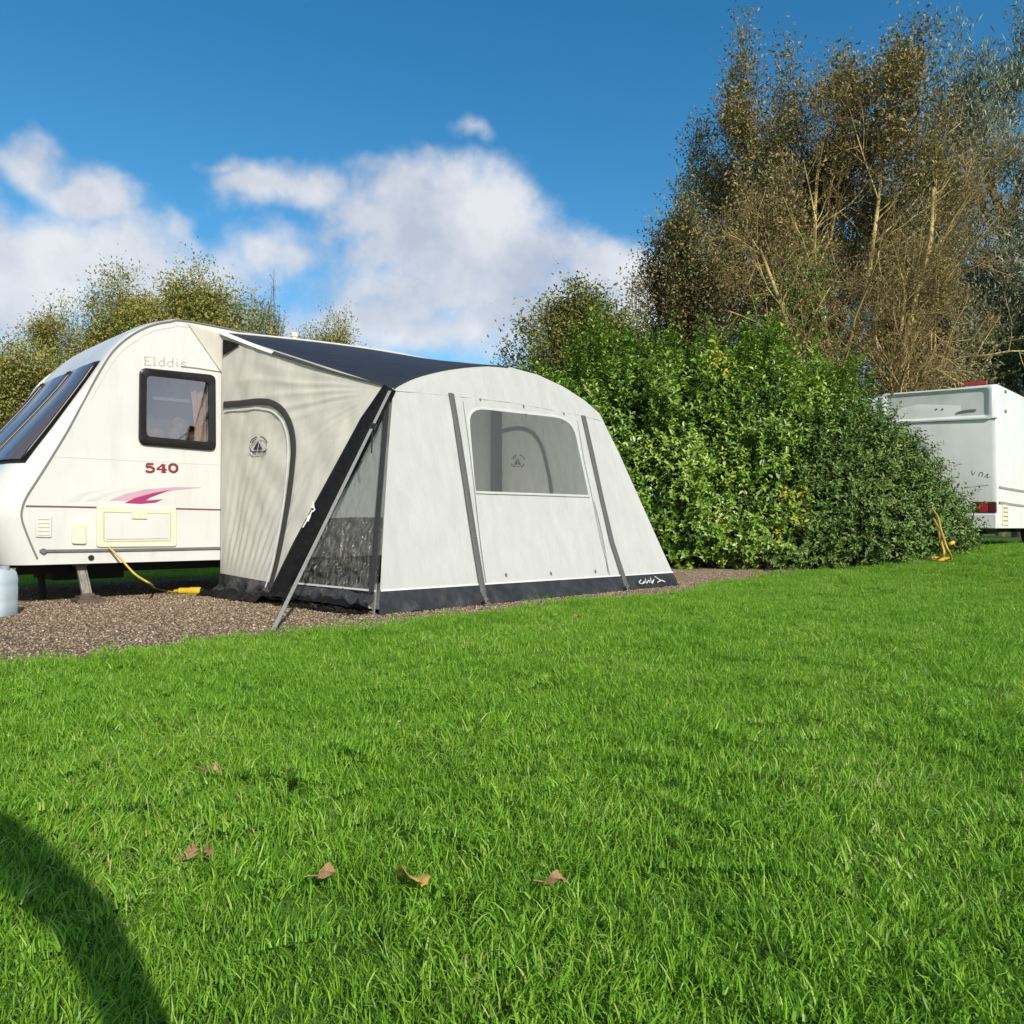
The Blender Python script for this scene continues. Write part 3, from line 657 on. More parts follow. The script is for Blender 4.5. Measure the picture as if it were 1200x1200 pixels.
def build_awning():
    aw = thing('caravan_awning', 'pale grey inflatable porch awning with charcoal roof, clear front window and dark skirt', 'awning', (BL+BR+RB+RR)/4)
    TL = FP(461, 455); TR = FP(703, 485)
    RTt = RB+Z*plane_pt(263, 391, RB, nout).z; RRt = RR+Z*(RTt.z-.03)
    print('TL', TL, 'TR', TR, 'rear top', RTt)
    ctr = (BL+BR+RB+RR)/4+Z
    # ---- front wall: ring of faces between its outline and the window
    outline = [(445.5, 692), (447, 660), (450.5, 600), (455, 530), (459, 480), (461, 455), (470, 449), (490, 440.5), (520, 433), (550, 429), (575, 428), (600, 431), (630, 439), (660, 453), (685, 469), (703, 485), (712, 504), (725, 530), (750, 586), (775, 642), (788, 670.5), (740, 673.3), (690, 676.5), (640, 679.7), (590, 682.8), (540, 686), (490, 689)]
    wc = [(547, 476.5), (671, 490.5), (690, 581.5), (556.5, 577)]
    wpx = [(p.x, p.y) for p in rrect([Vector((x, y, 0)) for x, y in wc], 22, 6, (1, 1, 0, 0))]
    cx, cy = 617, 533
    def hit(poly, a):
        dx, dy = math.cos(a), math.sin(a); best = None
        for i in range(len(poly)):
            x1, y1 = poly[i][0]-cx, poly[i][1]-cy; x2, y2 = poly[(i+1) % len(poly)][0]-cx, poly[(i+1) % len(poly)][1]-cy
            ex, ey = x2-x1, y2-y1; D = dx*ey-dy*ex
            if abs(D) < 1e-9: continue
            t = (x1*ey-y1*ex)/D; s = (x1*dy-y1*dx)/D
            if t > 0 and -1e-6 <= s <= 1+1e-6: best = t if best is None else max(best, t)
        return cx+dx*best, cy+dy*best
    angs = sorted(set([round(math.atan2(y-cy, x-cx), 5) for x, y in outline+wpx]+[round(a, 5) for a in np.linspace(-math.pi+.001, math.pi-.001, 200)]))
    inn = [FP(*hit(wpx, a)) for a in angs]; out = [FP(*hit(outline, a)) for a in angs]
    def fdisp(p):
        t = (p-BL).dot(d); z = p.z
        return .012*nz((t*1.2, z*.9, 1))+.008*nz((t*6+z*1.5, z*1.3, 5))+.0045*nz((t*15+z*3, z*2.5, 9))+.002*nz((t*30-z*8, z*6, 4))
    rows = []
    for j in range(25):
        f = j/24; edge = min(1, 6*min(f, 1-f)+.0)
        rows.append([a.lerp(b, f)+fp_n*(fdisp(a.lerp(b, f))*edge) for a, b in zip(inn, out)])
    m = MB(); m.grid(rows, True); fw = m.build('front_wall', MT['fabric'], aw, smooth=True)
    m = MB(); wl = [FP(x, y) for x, y in wpx]
    m.plate([p+fp_n*.001 for p in wl], fp_n, .002)
    m.build('front_window', MT['pvc'], aw)
    m = MB(); m.ribbon([p+fp_n*.004 for p in wl]+[wl[0]+fp_n*.004], fp_n, .022, .003); m.build('window_hem', MT['fabric'], aw)
    def front_line(name, pix, w, th, mt, bulge=0., par=aw, off=.012, m_=4):
        q = MB(); P = []
        for (a, b), (c, e) in zip(pix[:-1], pix[1:]): P += [FP(a+(c-a)*k/6, b+(e-b)*k/6, off) for k in range(6)]
        P.append(FP(*pix[-1], off)); q.ribbon(P, fp_n, w, th, bulge, m_); return q.build(name, mt, par, smooth=True, sharp=40)
    front_line('strap_cover', [(527.5, 462), (536, 512), (549, 596), (558, 654), (566, 702)], .060, .006, MT['zipcover'], .006)
    front_line('strap_cover', [(682.5, 488), (692, 530), (705, 590), (716, 636), (733, 688)], .066, .006, MT['zipcover'], .006)
    front_line('panel_seam', [(542, 470), (549, 520), (556, 577), (563, 640), (569, 683)], .010, .003, MT['lightseam'])
    front_line('panel_seam', [(676, 493), (684, 540), (693, 581), (703, 630), (714, 674)], .008, .003, MT['lightseam'])
    front_line('zip', [(695, 588), (701, 612), (707, 640), (712, 671)], .007, .004, MT['webbing'])
    front_line('window_base_seam', [(556, 578), (620, 580), (691, 582.5)], .012, .003, MT['lightseam'])
    front_line('brow_seam', [(462, 458), (520, 463), (600, 472), (680, 487), (703, 493)], .006, .002, MT['lightseam'], off=.006)
    for (x, y) in ((562, 469), (613, 477), (660, 485.5), (592.5, 674), (645, 672.5), (697, 670), (616, 487), (659, 495)):
        q = MB(); c = FP(x, y, .010); q.tube([c-Z*.014+d*.004, c+Z*.014-d*.004], .007, 6); q.build('toggle', MT['seam'], aw)
    # ---- skirts
    def skirt(name, top, bot, n, outv, amp, par=aw):
        rows = []
        for j in range(9):
            f = j/8; row = []
            for i in range(n+1):
                t = i/n; p = top(t).lerp(bot(t), f); k = amp*(.25+f*f)
                row.append(p+outv*(k*(nz((t*n*.16, f*1.5, 2.3))+.5*nz((t*n*.5, f*3, 7))))+Z*(k*.25*f*nz((t*n*.35, 1, f))))
            rows.append(row)
        m = MB(); m.grid(rows); return m.build(name, MT['skirt'], par, smooth=True)
    f0, f1 = FP(445.5, 692.5, .004), FP(788, 670.8, .004)
    skirt('front_skirt', lambda t: f0.lerp(f1, t), lambda t: BL.lerp(BR, t)+nout*.03+Z*.012, 120, fp_n, .026)
    front_line('skirt_piping', [(445.5, 692.5), (620, 681.3), (788, 670.8)], .014, .006, MT['piping'], off=.004)
    # writing on the front skirt near its right end
    q = MB()
    for k, pl in enumerate([[(751, 679.5), (748.5, 682.5), (752, 684), (755, 681), (754, 684)], [(756, 678), (757, 683.5), (760, 680), (761, 683)], [(762, 677), (763, 683), (766, 679), (764, 684)], [(767, 675.5), (772, 679), (777, 681)], [(770, 682.5), (775, 680), (779, 682)]]):
        P = [plane_pt(x, y, BL+nout*.045, nout) for x, y in pl]; q.ribbon(catmull(P, 4), nout, .006, .006)
    q.build('skirt_lettering', MT['printw'], aw)
    # ---- roof: from rail on the caravan to the arch of the front wall
    arch_px = [(461, 455), (470, 449), (490, 440.5), (520, 433), (550, 429), (575, 428), (600, 431), (630, 439), (660, 453), (685, 469), (703, 485)]
    arch = catmull([FP(*p) for p in arch_px], 5); na = len(arch)
    rear = []
    L0 = (arch[0]-RB).dot(d); L1 = (arch[-1]-RB).dot(d)
    for i in range(na):
        f = ((arch[i]-RB).dot(d)-L0)/(L1-L0); rear.append(RTt.lerp(RRt, f)+Z*(.15*math.sin(math.pi*min(f*1.6, 1)*.5)+.0)+nout*.0)
    rows = []
    for j in range(31):
        f = j/30
        rows.append([rear[i].lerp(arch[i], f)+Z*(-.035*math.sin(math.pi*f)*(1-.7*math.sin(math.pi*i/(na-1)))+.010*math.sin(math.pi*f)*nz((i*.22, f*3, 0))) for i in range(na)])
    m = MB(); m.grid(rows); hl = rows[-1][:na*6//10]; m.grid([hl, [p+fp_n*.014-Z*.003 for p in hl], [p+fp_n*.01-Z*.014 for p in hl]]); m.build('roof_canopy', MT['roof'], aw, smooth=True)
    m = MB(); m.tube([p+Z*.012 for p in rear], .012, 6); m.build('rail_piping', MT['piping'], aw, smooth=True)
    le = [rows[j][0] for j in range(31)]
    m = MB(); m.ribbon([p+Z*.004-d*.012 for p in le], [(-d+Z*.9).normalized()]*31, [.042]*4+[.04-.026*(k/26) for k in range(27)], .004); m.build('roof_edge_hem', [MT['piping'], MT['zip']], aw)
    aw_h = bpy.data.objects[aw.children[-1].name] if False else None
    hem = [o for o in aw.children if o.name.startswith('roof_edge_hem')][-1]
    for p in hem.data.polygons:
        s = sum((hem.data.vertices[i].co for i in p.vertices), Vector())/len(p.vertices)+ROOT[aw.name]
        p.material_index = 0 if project(s)[0] < 318 else 1
    # ---- left end wall, rear part with the door
    SB = None
    for k in range(400):
        p = BL.lerp(RB, k/400)
        if project(p)[0] < 326: SB = p; break
    S = bil(RB, SB, RTt, TL)
    far = Vector((-6, 3, 1.2))
    def edisp(u, v, p):
        e = min(1, 7*min(u, 1-u))*min(1, 9*min(v, 1-v))
        a = math.atan2((1-v)*1.15, 1-u+.02); r = math.hypot(1-u, 1-v)
        fo = math.sin(a*26+2.4*nz((u*3, v*3, 0))); ray_ = (.7-2.2*abs(fo)**.7*.5+.25*math.sin(a*61))*.020*max(0, 1-r/1.2)*min(1, r*6)*(.55+.9*nz((a*9, r*2, 4)))
        sag = .013*math.sin((u*1.0+(1-v)*.45)*70+2*nz((u*2, v*2, 8)))*max(0, (v-.66))/.34*max(0, 1-u*1.9)
        low = .0095*math.sin((u*1.0-v*.30)*85+3*nz((u*3, v*2, 2)))*max(0, .75-v)*(u < .75)
        return e*(ray_+sag+low+.020*nz((u*3, v*3, 6))+.020*nz((u*5+v*6, v*5-u*2, 12))+.006*nz((u*9, v*7, 3)))
    zsk = .20; v0 = zsk/RTt.z
    S2 = lambda u, v: S(u, v0*(1-u*.0)+v*(1-v0))
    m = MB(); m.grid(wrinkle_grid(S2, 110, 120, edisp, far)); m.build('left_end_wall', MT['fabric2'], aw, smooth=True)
    def skb(t): return RB.lerp(SB, t)+(-d*.05)*1+Z*.012
    skirt('side_skirt', lambda t: S(t, v0), skb, 50, -d, .09)
    def on_left(pix, off=.014):
        P = []; Nn = []
        for (x, y) in pix:
            u, v = invert(S, x, y); n = snorm(S, u, v, far); P.append(S(u, v)+n*off); Nn.append(n)
        return P, Nn
    def path(pix, n=6): return [(p.x, p.y) for p in catmull([Vector((x, y, 0)) for x, y in pix], n)]
    P, Nn = on_left(path([(264, 474.5), (285, 473), (305, 471), (320, 473), (333, 482.5), (342, 500), (345.5, 522), (344.5, 545), (340.5, 580), (334, 620), (326, 660), (318, 690)]))
    m = MB(); m.ribbon(P, Nn, .058, .006, .004, 3); m.build('door_zip', MT['zip'], aw, smooth=True, sharp=40)
    P, Nn = on_left(path([(265, 482), (300, 479), (318, 481.5), (330, 491), (337, 508), (339, 530), (337, 560), (333, 595), (326, 635), (318, 672), (311, 694)]))
    m = MB(); m.ribbon(P, Nn, .012, .006); m.build('door_piping', MT['piping'], aw)
    logo_on(S, 306, 523, 10.5, aw, far, MT['print'], .034)
    # dark band under the roof at the rear corner
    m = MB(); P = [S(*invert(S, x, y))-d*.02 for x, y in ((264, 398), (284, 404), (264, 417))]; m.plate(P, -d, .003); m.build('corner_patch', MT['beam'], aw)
    # flap of pale fabric lying on the caravan side
    m = MB(); m.plate([W(219, 379, .012), W(262, 392, .02), W(262, 441, .014)], WN, .003); m.build('draught_flap', MT['fabric2'], aw)
    # ---- inflated diagonal beam
    a, b = TL, SB+Z*.02
    mid = [a.lerp(b, k/24) for k in range(25)]; off_n = (b-a).cross(Z).normalized(); off_n = off_n if off_n.dot(far-a) > 0 else -off_n
    m = MB(); rows = []
    ax = (b-a).normalized(); q_ = ax.cross(off_n).normalized()
    for i, p in enumerate(mid):
        f = i/24; w = .10*(.6+.4*min(1, f*6)) if f < .75 else .10*(1-.25*(f-.75)/.25)
        rows.append([p-d*.03+q_*(w*math.cos(t))*.95+off_n*(.045*math.sin(t)*(1+.1*nz((f*9, t, 0))))+off_n*.01 for t in np.linspace(0, 2*math.pi, 14, endpoint=False)])
    m.grid(rows, True); m.f.append(tuple(len(m.v)-14+k for k in range(14))); m.build('air_beam_sleeve', MT['beam'], aw, smooth=True)
    q = MB(); far_n = off_n
    for pl in ([(355, 618), (362, 606), (366, 598)], [(365, 593), (369, 597), (365, 600)], [(367, 588), (368, 596)], [(360, 607), (364, 603), (361, 611)]):
        P = [plane_pt(x, y, (a+b)/2+off_n*.062-d*.03, off_n) for x, y in pl]; q.ribbon(catmull(P, 4), far_n, .010, .004)
    q.build('sleeve_lettering', MT['printw'], aw)
    # ---- left end wall, front triangle: clear panel over one painted dark for the dim inside
    tri_n = (TL-SB).cross(BL-SB).normalized(); tri_n = tri_n if tri_n.dot(far-SB) > 0 else -tri_n
    T = bil(SB, BL, TL.lerp(SB, .0), TL)
    sk = .16
    def Tr(u, v): # v = height fraction; shrinks to the knee
        return SB.lerp(TL, v).lerp(BL.lerp(TL, v), u)
    vsp = .40
    tdisp = lambda u, v, p: min(1, 6*min(u, 1-u))*(.016*nz((u*7+v*5, v*7, 1))+.020*nz((u*13+2*nz((u*3, v*8, 0)), v*5, 8))+.008*nz((u*26, v*13, 4)))
    m = MB(); m.grid(wrinkle_grid(lambda u, v: Tr(u, .095+(vsp-.095)*v), 50, 50, tdisp, far)); m.build('dark_side_panel', MT['pvc_painted_dark'], aw, smooth=True)
    m = MB(); m.grid(wrinkle_grid(lambda u, v: Tr(u, vsp+(.97-vsp)*v), 20, 40, lambda u, v, p: .3*tdisp(u, v, p), far)); m.build('clear_side_panel', MT['pvc_side'], aw, smooth=True)
    skirt('side_skirt', lambda t: Tr(t, .095), lambda t: SB.lerp(BL, t)+tri_n*.06+Z*.012, 50, tri_n, .09)
    m = MB(); m.ribbon([Tr(u, .095)+tri_n*.012 for u in np.linspace(.12, 1, 12)], tri_n, .014, .004); m.build('skirt_piping', MT['piping'], aw)
    m = MB(); m.ribbon([BL.lerp(TL, v)+tri_n*.012-fp_n*.02+(SB-BL).normalized()*.03 for v in np.linspace(.09, .95, 16)], tri_n, .06, .006); m.build('corner_zip', MT['zip'], aw)
    m = MB(); m.ribbon([BL.lerp(TL, v)+tri_n*.006-fp_n*.0+(SB-BL).normalized()*.012 for v in np.linspace(.0, .12, 4)], tri_n, .02, .008); m.build('corner_piping', MT['webbing'], aw)
    # crumpled mud flap on the ground along the end wall
    for (a_, b_, n_, o_) in ((RB, SB, 40, -d), (SB, BL, 60, tri_n)):
        rows = []
        for j in range(6):
            f = j/5; rows.append([a_.lerp(b_, i/n_)+o_*(.03+f*.24*(.7+.6*nz((i*.21, 0, 3))))+Z*(.02+.085*max(0, .4+nz((i*.3, f*2.2, 5)))*math.sin(math.pi*min(1, f*.9+.1))) for i in range(n_+1)])
        m = MB(); m.grid(rows); m.build('mud_flap', MT['beam'], aw, smooth=True)
    # ---- right end wall with a door seen through the window
    Sr = bil(RR-d*.26, BR, RRt-d*.26, TR); inside = (BL+RB)/2+Z
    m = MB(); m.grid(wrinkle_grid(Sr, 50, 50, lambda u, v, p: min(1, 6*min(u, 1-u))*min(1, 6*min(v, 1-v))*(.014*nz((u*4, v*4, 2))+.006*nz((u*14, v*5, 3))), inside)); m.build('right_end_wall', MT['fabric_lit'], aw, smooth=True)
    def on_right(pix, off=.018):
        P = []; Nn = []
        for (x, y) in pix:
            u, v = invert(Sr, x, y); n = snorm(Sr, u, v, inside); P.append(Sr(u, v)+n*off); Nn.append(n)
        return P, Nn
    P, Nn = on_right(path([(587, 506), (600, 503), (614, 502.5), (626, 508), (636, 523), (642, 545), (646, 565), (648, 585), (650, 620)]))
    m = MB(); m.ribbon(P, Nn, .05, .006); m.build('door_zip', MT['zip'], aw)
    P = [W(579.5, y, .03) for y in (440, 480, 520, 560, 600, 640)]
    m = MB(); m.ribbon(P, WN, .17, .03, .02, 6); m.build('draught_pad', MT['beam'], aw, smooth=True, sharp=40)
    logo_on(Sr, 608, 541, 8, aw, inside, MT['print'])
    m = MB(); m.grid([[RB.lerp(RR, .03+.94*i/20).lerp(BL.lerp(BR, .03+.94*i/20), .04+.92*j/12)+Z*(.028+.006*nz((i*.5, j*.5, 2))) for i in range(21)] for j in range(13)]); m.build('added_bounce_sheet', MT['bounce_sheet'], aw, smooth=True)  # floor sheet added unseen, its pale tone bounces light into the awning
    # ---- storm strap from the corner of the roof to its peg
    pg = ground_pt(318, 747)
    top = TL+(-d)*.05+fp_n*.03+Z*-.03
    m = MB(); P = [top.lerp(pg+Z*.02, k/12) for k in range(13)]; vd = (pg-top).cross(Vector((1, .2, 0))).normalized(); vd = vd if vd.dot(C0-top) > 0 else -vd
    m.ribbon(P, vd, .022, .003); m.build('storm_strap', MT['webbing'], aw)
    q = MB(); c = top.lerp(pg, .20); q.box(c, (pg-top).normalized(), vd, (pg-top).normalized().cross(vd), .035, .008, .022); q.build('strap_buckle', MT['black'], aw)
    q = MB(); q.tube([top.lerp(pg, .2), top.lerp(pg, .2)+Z*-.2-d*.01], .006, 5); q.build('strap_tail', MT['black'], aw)
    # short straps at the foot of the grey covers
    for (x, y, gx, gy) in ((566, 700, 570, 712), (733, 686, 735, 694)):
        g = ground_pt(gx, gy); m = MB(); m.ribbon([FP(x, y, .02), g+Z*.03], fp_n, .022, .004); m.build('peg_strap', MT['webbing'], aw)
        q = MB(); q.box(FP(x, y, .028).lerp(g+Z*.03, .45), d, fp_n, Z, .022, .006, .012); q.build('strap_buckle', MT['steel'], aw)
    # pegs
    pegs = [(pg, 'steel tent peg at the foot of the long grey storm strap'), (ground_pt(570, 712), 'steel tent peg below the left grey strap of the awning front'), (ground_pt(735, 694), 'steel tent peg below the right grey strap of the awning front')]
    q = MB(); q.tube([Vector((0, 0, -.06)), Vector((0, 0, .035))], .005, 6); q.tube([Vector((-.022, 0, .032)), Vector((.02, 0, .036))], .005, 6)
    p0 = q.build('tent_peg', MT['steel'], None)
    for i, (g, lb) in enumerate(pegs):
        o = p0 if i == 0 else p0.copy()
        if i: COL.objects.link(o)
        o.location = g+Z*.005; o.rotation_euler = (0, R(18), R(30*i)); tag(o, lb, 'tent peg', 'tent pegs holding the awning')
build_awning()

# ------------------------------------------------------------------ cable and water can by the caravan
def build_small():
    P = [W(126, 641.5, .03), W(135, 652, .08), W(150, 672, .16), W(165, 683, .22)]+[ground_pt(x, y)+Z*.02 for x, y in ((182, 692), (197, 695.5), (206, 697))]
    m = MB(); m.tube(catmull(P, 10), .009, 8); root = P[-1].copy()
    c = thing('hookup_cable', 'yellow mains cable drooping from the caravan locker to its plug on the gravel', 'cable', (root.x, root.y, 0))
    m.build('lead', MT['cable'], c, smooth=True)
    a, b = ground_pt(204, 697)+Z*.035, ground_pt(236, 697)+Z*.035; k = (b-a)
    q = MB(); q.tube([a, a+k*.15, a+k*.2, a+k*.55, a+k*.6, a+k*.95, b], [.012, .018, .030, .030, .036, .036, .02], 12); q.build('plug', MT['plug'], c, smooth=True, sharp=40)
    q = MB(); q.tube([a+k*.97, a+k*1.12], [.028, .026], 10); q.build('socket', MT['black'], c, smooth=True, sharp=40)
    # water can, most of it left of the picture
    base = ground_pt(-13, 722.5); cw = .16
    c = thing('water_can', 'milky white plastic water can on the gravel at the left edge', 'water can', base)
    ex = Vector((1, .0, 0)); ey = Vector((0, 1, 0)); H = .335
    rows = []
    for (z, s) in ((0, .93), (.012, 1), (.09, 1), (.10, .99), (.115, .99), (.125, 1), (.2, 1), (.21, .99), (.225, .99), (.235, 1), (H-.075, 1), (H-.03, .94), (H-.01, .82), (H, .6)):
        row = []
        for k in range(28):
            a = 2*math.pi*k/28; ca, sa = math.cos(a), math.sin(a); e = .45
            row.append(base+ex*(cw*s*math.copysign(abs(ca)**e, ca))+ey*(.11*s*math.copysign(abs(sa)**e, sa))+Z*z)
        rows.append(row)
    m = MB(); m.grid(rows, True); m.f.append(tuple(len(m.v)-28+k for k in range(28))); m.build('body', MT['jug'], c, smooth=True, sharp=50)
    p = base+Z*H; q = MB(); q.tube(catmull([p-ex*.09, p-ex*.08+Z*.045, p+ex*.02+Z*.045, p+ex*.045], 5), .014, 8); q.build('handle', MT['jug'], c, smooth=True)
    q = MB(); e = p+ex*.105-Z*.012; q.tube([e, e+Z*.03], [.032, .030], 14); q.build('cap', MT['jugcap'], c, smooth=True, sharp=40)
build_small()

# ------------------------------------------------------------------ far caravan
def build_far_caravan():
    cx = at_y(1169, 470, 11.6); K = Vector((cx.x, cx.y, gz(cx.x, cx.y))); 
    def Rr(px, py, off=0.): return plane_pt(px, py, K, -d)-d*off
    def Sd(px, py, off=0.): return plane_pt(px, py, K, nout)+nout*off
    zt = Rr(1166, 448).z; zb = Rr(1167, 619).z
    print('far caravan', K, 'top', zt, 'bottom', zb)
    c = thing('touring_caravan', 'white caravan with red high brake light parked beyond the right end of the hedge', 'caravan', K+d*2.8+nin*1.1)
    # body: profile in (t,z) swept over the width with rounded corners
    prof = [(.03, zb), (0, zb+.12), (0, (zb+zt)/2), (.0, zt-.30), (.015, zt-.10), (.06, zt-.03), (.16, zt), (2.8, zt+.04), (5.0, zt-.02), (5.5, zt-.5), (5.8, zb+.9), (5.75, zb)]
    rows = []
    for (t, z) in prof:
        row = []
        for w, ins in ((0, .05), (.012, .022), (.04, .006), (.09, 0), (1.1, -.01), (2.11, 0), (2.16, .006), (2.188, .022), (2.2, .05)):
            tt = t+ins*(1 if t < 3 else -1); zz = z-(ins if z > zt-.2 else 0); row.append(K*1+d*tt+nin*w+Z*(zz-K.z))
        rows.append(row)
    m = MB(); m.grid(rows); m.grid([rows[0], rows[-1]])
    n = len(prof); m.add([r[0] for r in rows], [tuple(range(n))]); m.add([r[-1] for r in rows], [tuple(reversed(range(n)))])
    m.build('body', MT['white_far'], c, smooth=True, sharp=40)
    def rq(name, pix, th, r, mt, bev=.004, par=c, off=0.):
        q = MB(); q.plate(rrect([Rr(*p, off) for p in pix], r), -d, th, bev); return q.build(name, mt, par, smooth=True, sharp=35)
    # raised surround and sunk upper panel
    o_ = rrect([Rr(1034, 462), Rr(1163, 452), Rr(1164, 491), Rr(1034, 497)], .06); i_ = rrect([Rr(1040, 466), Rr(1155, 457.5), Rr(1156, 486), Rr(1040, 492)], .05)
    m = MB(); m.grid([[p+d*.02 for p in o_], [p-d*.03 for p in o_], [p-d*.035+(q-p)*.35 for p, q in zip(o_, i_)], [q-d*.004 for q in i_]], True); m.build('window_moulding', MT['white_far'], c, smooth=True, sharp=40)
    rq('sunk_panel', [(1040, 466), (1155, 457.5), (1156, 486), (1040, 492)], .004, .05, mat('sunk_panel_grey', (.50, .53, .50), .35, .5, .1, 3), .001)
    q = MB(); q.ribbon(catmull([Rr(1122, 484, .006), Rr(1132, 481.5, .006), Rr(1144, 480.5, .006)], 4), -d, .03, .012); q.build('panel_badge', MT['seam'], c)
    for x in (1098, 1105):
        q = MB(); b = Rr(x, 479.5, .004); q.tube([b, b-d*.012], .014, 8); q.build('bung', MT['seam'], c)
    q = MB(); q.ribbon([Rr(1060, 496, .004), Rr(1120, 493, .004), Rr(1169, 490, .004)], -d, .018, .004); q.build('panel_line', MT['seam'], c)
    q = MB(); q.plate(rrect([Rr(1130, 448.4), Rr(1157, 446.5), Rr(1157, 451.2), Rr(1130, 453.0)], .015), -d, .04, .008); q.build('high_brake_light', MT['brake'], c, smooth=True, sharp=40)
    lc = rq('lamp_cluster', [(1140, 588), (1168, 588), (1168, 601), (1140, 601)], .02, .02, MT['black'])
    for (a, b, mt) in ((1141, 1147, 'brakedark'), (1148, 1158, 'brake'), (1159, 1167, 'brakedark')): rq('lens', [(a, 589.2), (b, 589.2), (b, 599.8), (a, 599.8)], .008, .008, MT[mt], .002, lc, .02)
    rq('bumper', [(1100, 602), (1169, 602), (1169, 620), (1100, 618)], .05, .03, MT['white_far'], .015)
    # script on the rear panel and a light flash
    q = MB()
    for pl in ([(1139, 551), (1140, 557), (1143, 552.5)], [(1147, 558), (1149, 553.5), (1152, 554.5), (1151, 558.5)], [(1154, 559), (1158, 555), (1157, 560), (1161, 558)]):
        q.ribbon(catmull([Rr(x, y, .003) for x, y in pl], 4), -d, .008, .002)
    q.build('lettering', MT['seam'], c)
    q = MB(); q.ribbon([Rr(1128, 572, .004), Rr(1142, 569, .004), Rr(1159, 568, .004)], -d, [.02, .035, .01], .003); q.build('flash', MT['piping'], c)
    # side: rail, corner reflectors, lower locker panel
    for y0, y1 in ((571, 576), (589, 593)):
        q = MB(); q.ribbon([Sd(1171, y0, .0), Sd(1185, y0+(y1-y0)*.5, .0), Sd(1200, y1, .0), Sd(1212, y1+2)], nout, .035, .012); q.build('side_rail', MT['groove'], c)
    for x, y in ((1178, 459), (1178, 482)):
        q = MB(); b = Sd(x, y); q.box(b, d, nout, Z, .05, .012, .02); q.build('marker_lamp', MT['seam'], c)
    q = MB(); q.plate(rrect([Sd(1174, 586), Sd(1181, 587), Sd(1181, 616), Sd(1174, 615)], .02), nout, .01); q.build('vent_panel', MT['cream'], c)
    for k in range(5):
        q = MB(); y = 590+k*5; q.ribbon([Sd(1175, y, .011), Sd(1180, y+.3, .011)], nout, .016, .004); q.build('louvre', MT['groove'], c)
    # chassis, wheels, steadies
    m = MB()
    for w in (.4, 1.8): m.box(K+d*2.6+nin*w+Z*.30, d, nin, Z, 2.5, .03, .07)
    m.box(K+d*.5+nin*1.1+Z*.26, d, nin, Z, .25, .9, .05); m.build('chassis', MT['dark'], c)
    for w in (.14, 2.06):
        b = K+d*2.9+nin*w+Z*.31; q = MB(); q.tube([b-nin*.09, b-nin*.07, b+nin*.07, b+nin*.09], [.26, .31, .31, .26], 24); wh = q.build('wheel', MT['tyre'], c, smooth=True, sharp=35)
        q = MB(); q.tube([b-nin*.096, b-nin*.05], [.17, .18], 18); q.build('rim', MT['steel'], wh, smooth=True, sharp=35)
    for w in (.35, 1.85):
        q = MB(); b = K+d*.35+nin*w; q.tube([b+d*.2+Z*.33, b+Z*.03], .025, 8); q.tube([b+Z*.0, b+Z*.03], .07, 10); q.build('corner_steady', MT['rust'], c)
    return K
FK = build_far_caravan()

